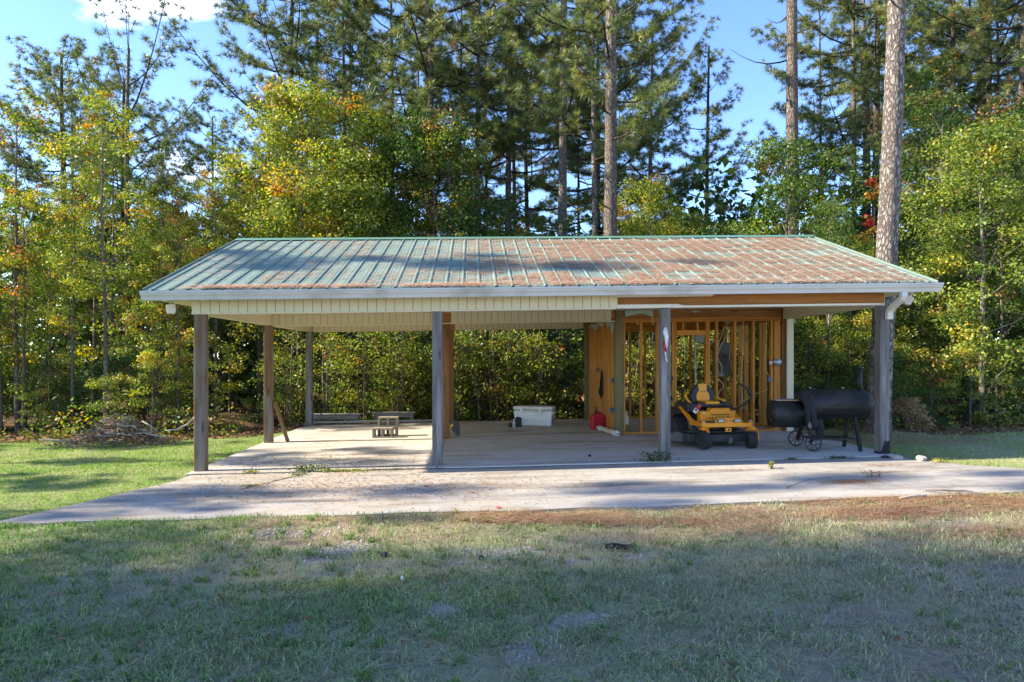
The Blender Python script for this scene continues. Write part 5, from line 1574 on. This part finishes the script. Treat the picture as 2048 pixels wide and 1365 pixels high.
# ---- trees standing out to the left of the frame; they throw the long bands of shade
random.seed(91)
shade = [(-8.8, -8.0, 1.6, BG[0]), (-9.8, -12.0, 1.7, BG[1]), (-12.0, -8.5, 1.8, BY[1]), (-16, -13.4, 2.2, BY[1]), (-21.5, -9.5, 2.4, BY[1]), (-23, -15, 2.6, BG[1]), (-29.5, -10.8, 3.0, BY[0]), (-19, -7.9, 2.0, BG[1]), (-24, -10.0, 3.2, BY[1]), (-29, -9.7, 3.2, BY[1])]
for (x, y, s_, k) in shade:
    tree(k, x, y, 'large leafy tree beyond the left edge of the lawn', s_, None, 'large trees left of the lawn')
BS = broadleaf(271, 9.5, 1.35, 6200, .105, 3.0, PAL_O, 22, trunk_r=.07, clump=.46)
for (x, y, s_, z_) in ((-11.0, 1.5, .85, 1.6), (-10.5, 3.7, .68, .68), (-8.8, -.3, .60, .60), (-12.0, -1.95, .72, 1.75)):
    tree(BS, x, y, 'slender tree standing left of the lawn', s_, None, 'slender trees left of the lawn', sz=z_)
# ------------------------------------------------------------------ masses nobody could count
def stuff(name, me, lab):
    return tag(mobj(name, me), lab, None, None, 'stuff')


RNG = np.random.default_rng(5)
# far wood behind everything
n = 115000
ang = RNG.uniform(R(-62), R(66), n); dist = RNG.uniform(25, 44, n)
X = 3.77 + dist * np.sin(ang + .06); Y = -9.8 + dist * np.cos(ang + .06)
hmax = 5.0 + 5.0 * fbm(X * .22, Y * .22, 41, 3)
Z = gh(X, Y) + hmax * RNG.uniform(0, 1, n) ** 1.1
keep = (Y > 12) & (fbm(X * .5, Z * .6 + Y * .3, 43, 2) > .26 + .014 * Z)
P = np.stack([X, Y, Z], 1)[keep]
V, F = leafquads(P, unit(rand_unit(len(P)) + np.array([0, -.2, .4])), .37)
col = pick([(DKG, 2), (G1, 3), (G2, 2.5), (G3, 1.2), (YG, .8), (YE, .35), (BR, .3)], len(P)) * RNG.uniform(.7, 1.2, len(P))[:, None]
stuff('distant_woodland', np_mesh('distant_woodland', V, F, np.repeat(col, 4, 0), M_LEAF), 'far mixed woodland closing the view behind the trees')

# low plants and leaf litter on the woodland floor
n = 26000
X = RNG.uniform(-13, 22, n); Y = forest_edge(X) + RNG.exponential(1.3, n) - .05
cl = fbm(X * 1.4, Y * 1.4, 47, 2)
k = (cl > .48) & ~((X > -1.2) & (X < 3.2) & (Y < 7.9))
X, Y, cl = X[k], Y[k], cl[k]
Z = gh(X, Y) + RNG.uniform(0, 1, len(X)) ** 1.6 * (.15 + 1.0 * (cl - .48) * 2.2)
P = np.stack([X, Y, Z], 1)
V, F = leafquads(P, unit(rand_unit(len(P)) * .7 + np.array([0, 0, .7])), .075)
col = pick(PAL_S, len(P)) * RNG.uniform(.75, 1.2, len(P))[:, None]
stuff('undergrowth', np_mesh('undergrowth', V, F, np.repeat(col, 4, 0), M_LEAF), 'low leafy plants covering the woodland floor')
n = 16000
X = RNG.uniform(-13, 20, n); Y = forest_edge(X) + RNG.exponential(1.1, n) - .5
P = np.stack([X, Y, gh(X, Y) + RNG.uniform(0, .04, n)], 1)
V, F = leafquads(P, unit(rand_unit(n) * .45 + np.array([0, 0, 1])), .075)
col = pick([((.20, .12, .06), 3), ((.30, .18, .09), 2), ((.14, .08, .045), 3), ((.36, .17, .07), 1)], n) * RNG.uniform(.7, 1.2, n)[:, None]
stuff('leaf_litter', np_mesh('leaf_litter', V, F, np.repeat(col, 4, 0), M_STRAW), 'brown fallen leaves on the woodland floor')


# grass
def blades(X, Y, h, w, col, lean=.6, two=True):
    n = len(X)
    P = np.stack([X, Y, gh(X, Y) - .008], 1)
    az = RNG.uniform(0, 2 * PI, n); d = np.stack([np.cos(az), np.sin(az), np.zeros(n)], 1)
    a2 = RNG.uniform(0, 2 * PI, n); s = np.stack([np.cos(a2), np.sin(a2), np.zeros(n)], 1) * (w / 2)[:, None]
    ln = RNG.uniform(.15, 1.0, n) * lean * 1.6
    up = np.zeros((n, 3)); up[:, 2] = 1
    if not two:
        tip = P + up * (h * (1 - .25 * ln))[:, None] + d * (h * ln)[:, None]
        V = np.stack([P - s, P + s, tip], 1).reshape(-1, 3); F = np.arange(3 * n).reshape(-1, 3)
        return V, F, np.repeat(col, 3, 0)
    m = P + up * (h * .62)[:, None] + d * (h * ln * .35)[:, None]
    tip = P + up * (h * np.clip(1 - .45 * ln, .3, 1))[:, None] + d * (h * ln * 1.05)[:, None]
    V = np.stack([P - s, P + s, m + s * .8, m - s * .8, tip], 1).reshape(-1, 3)
    b = (np.arange(n) * 5)[:, None]
    F = np.concatenate([b + np.array([[0, 1, 2]]), b + np.array([[0, 2, 3]]), b + np.array([[3, 2, 4]])], 0)
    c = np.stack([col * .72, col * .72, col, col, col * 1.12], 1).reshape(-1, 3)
    return V, F, c


def scatter(n, x0, x1, y0, y1, h, w, two, lean):
    X = RNG.uniform(x0, x1, n); Y = RNG.uniform(y0, y1, n)
    soil, g, d = soilcol(X, Y)
    k = (RNG.uniform(0, 1, n) < d) & ~paved(X, Y, .035)
    # keep to what a camera at the spot, or a step beside it, can see
    dx, dy = X - 3.77, Y + 9.79
    k &= (np.abs(dx - dy * .06) < dy * .80 + 1.2)
    X, Y, g = X[k], Y[k], g[k]
    m = len(X)
    c = g * RNG.uniform(.5, 1.6, m)[:, None]
    dead = RNG.uniform(0, 1, m) < .16
    c[dead] = np.array([.34, .28, .17]) * RNG.uniform(.7, 1.2, dead.sum())[:, None]
    hh = h * RNG.uniform(.4, 1.5, m) * (.35 + 1.3 * fbm(X * 2.6, Y * 2.6, 61, 3))
    return blades(X, Y, hh, w * RNG.uniform(.7, 1.3, m), c, lean, two)


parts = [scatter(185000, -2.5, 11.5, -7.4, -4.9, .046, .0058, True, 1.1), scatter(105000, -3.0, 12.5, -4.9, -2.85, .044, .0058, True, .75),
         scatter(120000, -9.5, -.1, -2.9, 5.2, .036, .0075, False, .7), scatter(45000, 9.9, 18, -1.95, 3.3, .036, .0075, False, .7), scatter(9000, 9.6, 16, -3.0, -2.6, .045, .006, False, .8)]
# coarser tufts standing out of the turf
nt_ = 1500
tx = RNG.uniform(-1.5, 10, nt_); ty = RNG.uniform(-7.4, -2.9, nt_)
kk = (RNG.uniform(0, 1, nt_) < .25 + .9 * (1 - sstep(.5, 5.5, tx))) & ~paved(tx, ty)
tx, ty = tx[kk], ty[kk]
X = np.repeat(tx, 16) + RNG.normal(0, .022, len(tx) * 16); Y = np.repeat(ty, 16) + RNG.normal(0, .022, len(tx) * 16)
tcol = pick([((.13, .25, .05), 3), ((.19, .30, .07), 3), ((.26, .33, .11), 2), ((.42, .38, .24), 1.2)], len(tx))
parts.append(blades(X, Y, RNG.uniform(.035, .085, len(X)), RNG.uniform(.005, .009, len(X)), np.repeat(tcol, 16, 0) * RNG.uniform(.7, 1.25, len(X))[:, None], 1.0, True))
off = 0; Vs, Fs, Cs = [], [], []
for V, F, c in parts:
    Vs.append(V); Fs.append(F + off); Cs.append(c); off += len(V)
stuff('lawn_grass', np_mesh('lawn_grass', np.concatenate(Vs), np.concatenate(Fs), np.concatenate(Cs), M_GRASS), 'short patchy lawn grass, green at the left and dry at the right')


# pine straw
def needles(P, az, tilt, l, w, col):
    n = len(P)
    d = np.stack([np.cos(az) * np.cos(tilt), np.sin(az) * np.cos(tilt), np.sin(tilt)], 1) * (l / 2)[:, None]
    s = np.stack([-np.sin(az), np.cos(az), np.zeros(n)], 1) * (w / 2)[:, None]
    V = np.stack([P - d - s, P - d + s, P + d + s, P + d - s], 1).reshape(-1, 3)
    return V, np.arange(4 * n).reshape(-1, 4), np.repeat(col, 4, 0)


STRAWPAL = [((.37, .20, .115), 3), ((.29, .145, .08), 3), ((.48, .30, .18), 2), ((.20, .085, .045), 1.5), ((.46, .32, .20), .5)]
n = 105000
X = RNG.uniform(.5, 13.5, n); Y = np.where(RNG.uniform(0, 1, n) < .75, RNG.uniform(-4.6, -2.85, n), RNG.uniform(-7.4, 3.8, n))
k = (RNG.uniform(0, 1, n) < strawmask(X, Y) * .75) & ~paved(X, Y, .02) & (Y < forest_edge(X) + .6)
X, Y = X[k], Y[k]; m = len(X)
P = np.stack([X, Y, gh(X, Y) + RNG.uniform(.006, .042, m)], 1)
V1, F1, C1 = needles(P, RNG.normal(-.25, .75, m), RNG.normal(0, .12, m), RNG.uniform(.10, .22, m), np.full(m, .0032), pick(STRAWPAL, m) * RNG.uniform(.75, 1.2, m)[:, None])
# thin dry stalks lying over the foreground grass
n = 34000
X = RNG.uniform(-.5, 9, n); Y = RNG.uniform(-7.4, -3.2, n)
k = RNG.uniform(0, 1, n) < (.30 + .70 * sstep(2.5, 7, X)) * (.3 + fbm(X * .9, Y * .9, 71, 2))
X, Y = X[k], Y[k]; m = len(X)
P = np.stack([X, Y, gh(X, Y) + RNG.uniform(.015, .045, m)], 1)
V2, F2, C2 = needles(P, RNG.uniform(0, 6.28, m), RNG.normal(0, .12, m), RNG.uniform(.03, .17, m), np.full(m, .0026), pick([((.42, .34, .22), 3), ((.34, .22, .12), 2), ((.48, .42, .31), 1)], m))
# little drifts on the drive
C_ = [(8.22, -2.01, .22, .07, 420), (8.9, -1.45, .25, .03, 150), (3.6, -1.7, .8, .3, 420), (2.0, -1.2, 1.2, .5, 700), (1.6, .4, 1.0, .5, 420), (6.0, -1.2, 2.5, .6, 260), (9.2, -1.2, 1.2, .6, 300), (10.8, -2.5, .8, .2, 420), (2.6, -2.1, 1.2, .4, 420), (7.2, -1.0, .3, .04, 120), (9.3, -.95, .14, .05, 120)]
PX = np.concatenate([RNG.normal(c[0], c[2], c[4]) for c in C_]); PY = np.concatenate([RNG.normal(c[1], c[3], c[4]) for c in C_])
k = paved(PX, PY); PX, PY = PX[k], PY[k]; m = len(PX)
base = np.where(PY > -.25, .022, .006)
P = np.stack([PX, PY, S * PX + base + RNG.uniform(.002, .012, m)], 1)
V3, F3, C3 = needles(P, RNG.uniform(0, 6.28, m), RNG.normal(0, .03, m), RNG.uniform(.06, .16, m), np.full(m, .003), pick(STRAWPAL, m))
Vs, Fs, Cs, off = [], [], [], 0
for V, F, c in ((V1, F1, C1), (V2, F2, C2), (V3, F3, C3)):
    Vs.append(V); Fs.append(F + off); Cs.append(c); off += len(V)
stuff('pine_straw', np_mesh('pine_straw', np.concatenate(Vs), np.concatenate(Fs), np.concatenate(Cs), M_STRAW), 'reddish brown fallen pine needles along the drive edge and over the grass')

# pine straw on the roof, thick to the right, a drift above the gutter
n = 135000
X = RNG.uniform(RX0 + .05, RX1 - .1, n); q = RNG.uniform(0, 1, n)
mask = (.06 + .94 * sstep(2.4, 6.4, X)) * sstep(.28, .68, fbm(X * 1.8 + 1.4 * fbm(X * 3, q * 9, 87, 2), q * 19 + 2.2 * fbm(X * 1.2, q * 6, 88, 2), 81, 4)) * (1 - .65 * sstep(9.4, 10.3, X))
mask = np.maximum(mask, .16 * sstep(.56, .7, fbm(X * 1.6, q * 9, 83, 3)) * (X > .8))
drift = (q < .045) * (.25 + .75 * sstep(.3, .55, fbm(X * 2.2, X * 0, 85, 2))) * (X > -.1)
k = RNG.uniform(0, 1, n) < np.maximum(mask, drift)
X, q = X[k], q[k]
rb = np.abs(((X - RX0) / (wsh / 4)) % 1 - .5) * wsh / 4
k = (rb > .022) | (RNG.uniform(0, 1, len(X)) < .35)
X, q = X[k], q[k]; m = len(X)
Y = EY + (RY - .12 - EY) * q; Z = EZ + (Y - EY) * sl + S * X
P = np.stack([X, Y, Z + RNG.uniform(.006, .022, m) + (q < .045) * RNG.uniform(0, .02, m)], 1)
az = np.where(RNG.uniform(0, 1, m) < .7, RNG.normal(0, .5, m), RNG.uniform(0, 6.28, m))
l = RNG.uniform(.08, .17, m)
d = np.stack([np.cos(az), np.sin(az), np.sin(az) * sl + RNG.normal(0, .05, m)], 1) * (l / 2)[:, None]
s = np.stack([-np.sin(az), np.cos(az), np.cos(az) * sl], 1) * .0024
V = np.stack([P - d - s, P - d + s, P + d + s, P + d - s], 1).reshape(-1, 3)
stuff('roof_pine_straw', np_mesh('roof_pine_straw', V, np.arange(4 * m).reshape(-1, 4), np.repeat(pick([((.50, .36, .24), 3), ((.40, .265, .165), 4), ((.30, .185, .115), 3), ((.20, .12, .075), 2)], m) * RNG.uniform(.8, 1.3, m)[:, None], 4, 0), M_STRAW), 'fallen pine needles lying thick on the right side of the green roof')

# small tan leaves on slab and drive
C_ = [(1.6, -.9, 1.1, .5, 900), (1.5, .7, .9, .5, 900), (2.7, -1.6, 1.3, .5, 700), (1.4, 2.9, .5, .25, 160), (5.0, -1.8, 2.5, .5, 260), (6.2, 3.0, 1.5, 1.0, 60)]
PX = np.concatenate([RNG.normal(c[0], c[2], c[4]) for c in C_]); PY = np.concatenate([RNG.normal(c[1], c[3], c[4]) for c in C_])
k = paved(PX, PY); PX, PY = PX[k], PY[k]; m = len(PX)
P = np.stack([PX, PY, S * PX + np.where(PY > -.25, .026, .010) + RNG.uniform(0, .006, m)], 1)
V, F = leafquads(P, unit(rand_unit(m) * .25 + np.array([0, 0, 1])), .030)
stuff('fallen_leaves', np_mesh('fallen_leaves', V, F, np.repeat(pick([((.40, .25, .11), 3), ((.30, .17, .08), 2), ((.48, .34, .16), 1.5), ((.20, .11, .06), 1)], m), 4, 0), M_STRAW), 'small tan fallen leaves on the concrete')

# brown leaves dropped on the grass
n = 420
X = RNG.uniform(-4, 11, n); Y = np.where(RNG.uniform(0, 1, n) < .7, RNG.uniform(-7.2, -3, n), RNG.uniform(-2.5, 4.2, n))
k = ~paved(X, Y) & (Y < forest_edge(X)); X, Y = X[k], Y[k]; m = len(X)
P = np.stack([X, Y, gh(X, Y) + RNG.uniform(.012, .035, m)], 1)
V, F = leafquads(P, unit(rand_unit(m) * .5 + np.array([0, 0, 1])), .045)
stuff('scattered_leaves', np_mesh('scattered_leaves', V, F, np.repeat(pick([((.30, .17, .08), 3), ((.40, .26, .13), 2), ((.20, .10, .05), 2), ((.42, .14, .06), .6)], m), 4, 0), M_STRAW), 'brown leaves scattered over the lawn')

# white limestone chips in the bare patches
n = 60000
X = RNG.uniform(1.2, 5.6, n); Y = RNG.uniform(-6.6, -3.2, n)
k = RNG.uniform(0, 1, n) < patchmask(X, Y) ** 2 * .16
X, Y = X[k], Y[k]; m = len(X)
r = RNG.uniform(.004, .014, m) ** 1.0
P = np.stack([X, Y, gh(X, Y) - .004], 1)
a0 = RNG.uniform(0, 6.28, m)
ring = [P + np.stack([np.cos(a0 + j * 2 * PI / 4) * r * RNG.uniform(.7, 1.3, m), np.sin(a0 + j * 2 * PI / 4) * r * RNG.uniform(.7, 1.3, m), np.zeros(m)], 1) for j in range(4)]
top = P + np.stack([RNG.uniform(-.4, .4, m) * r, RNG.uniform(-.4, .4, m) * r, r * RNG.uniform(.7, 1.3, m)], 1)
V = np.stack(ring + [top], 1).reshape(-1, 3)
b = (np.arange(m) * 5)[:, None]
F = np.concatenate([b + np.array([[j, (j + 1) % 4, 4]]) for j in range(4)], 0)
stuff('white_gravel', np_mesh('white_gravel', V, F, np.repeat(pick([((.50, .47, .44), 3), ((.40, .37, .34), 3), ((.62, .60, .57), 1), ((.28, .25, .22), 1.5)], m), 5, 0), M_STRAW), 'pale crushed stone showing through the bare patches of the lawn')

# dead leaves caught in the brush pile
pilem = bp
n = 1500
X = RNG.normal(0, .45, n); Y = RNG.normal(0, .26, n)
Z = .44 * np.exp(-((X - .05) / .58) ** 2 - (Y / .42) ** 2) * RNG.uniform(.3, 1, n) + .01
P = np.stack([X, Y, Z], 1)
V, F = leafquads(P, rand_unit(n), .06)
o = mobj('dead_leaves', np_mesh('dead_leaves', V, F, np.repeat(pick([((.22, .15, .10), 3), ((.30, .20, .13), 2), ((.13, .09, .065), 2), ((.36, .19, .10), .6)], n), 4, 0), M_STRAW), pilem)
o['kind'] = 'stuff'


# weeds in the joint and at the post foot
def weed(x, y, lab, rx, ry, h, n, ls, pal, z=None, stalks=6, grp=None):
    t = thing('weed', lab, 'weed', (x, y, (S * x + .008) if z is None else z), 0, grp)
    P = np.stack([RNG.normal(0, rx, n), RNG.normal(0, ry, n), RNG.uniform(.01, h, n)], 1)
    V, F = leafquads(P, unit(rand_unit(n) * .6 + np.array([0, 0, .8])), ls)
    mobj('foliage', np_mesh('foliage', V, F, np.repeat(pick(pal, n) * RNG.uniform(.7, 1.2, n)[:, None], 4, 0), M_LEAF), t)
    mb = MB()
    for k in range(stalks):
        a = RNG.normal(0, rx); b2 = RNG.normal(0, ry)
        mb.tube([(a * .4, b2 * .4, 0), (a * .8, b2 * .8, h * .6), (a * 1.2, b2 * 1.2, h * 1.05)], [.0035, .003, .0015], 5)
    mb.build('stalks', M_TWIG, t)


weed(1.55, -.23, 'dark green leafy weed in the slab joint near the left front post', .13, .03, .09, 260, .035, PAL_G)
weed(2.0, -.30, 'bright low grass tuft in the joint just right of the dark weed', .20, .035, .03, 300, .03, [(G3, 2), (YG, 3)])
weed(.75, -.27, 'small yellowish weed in the joint by the left front post', .06, .03, .05, 60, .03, [(G3, 2), (YG, 2), (YE, 1)])
weed(1.47, -.55, 'small weed in the slanting crack of the drive', .05, .06, .035, 80, .028, [(G2, 2), (YG, 2)])
weed(1.10, -1.25, 'low yellowish weed at the lower end of the slanting crack', .06, .035, .025, 60, .026, [(YG, 3), (YE, 1)])
weed(2.75, -.27, 'thin line of moss and weed in the joint left of the second post', .30, .02, .022, 160, .024, [(G1, 2), (G2, 2), (BR, 1)])
weed(6.38, -.20, 'sprawling dark vine at the foot of the third front post', .13, .05, .13, 230, .04, [(DKG, 3), (G1, 3), (G2, .6)], S * 6.4 + .022, 10)
weed(9.02, -.30, 'flat dark weed in the joint before the smoker', .11, .03, .035, 110, .03, [(DKG, 2), (G1, 3)])
weed(8.35, -.29, 'tiny weed in the joint before the mower', .05, .02, .03, 40, .028, [(G1, 3), (DKG, 1)])
weed(7.75, -.95, 'lone pale grass sprout on the sunlit drive', .02, .02, .09, 22, .05, [(YG, 2), (G3, 1)])
weed(8.62, -1.80, 'thin sprout with red leaves on the drive', .05, .03, .09, 30, .03, [(RD, 2), (G2, 2)])
weed(10.15, -.85, 'sunlit pale grass tuft at the corner of the right lawn', .07, .04, .06, 45, .04, [(YG, 2), (YE, 1.5), (G3, 1)], float(gh(10.15, -.85)))
for (x, y, lab) in ((4.03, -2.88, 'red fallen leaf at the edge of the drive'), (3.22, -1.58, 'reddish brown fallen leaf in the middle of the drive')):
    P = np.array([[0, 0, .012], [.03, .01, .014], [.01, .025, .016]])
    V, F = leafquads(P, unit(rand_unit(3) * .2 + np.array([0, 0, 1])), .055)
    o = mobj('fallen_leaf', np_mesh('fallen_leaf', V, F, np.repeat(pick([((.36, .03, .025), 1)], 3), 4, 0), M_STRAW), None, (x, y, S * x + .006))
    tag(o, lab, 'leaf')
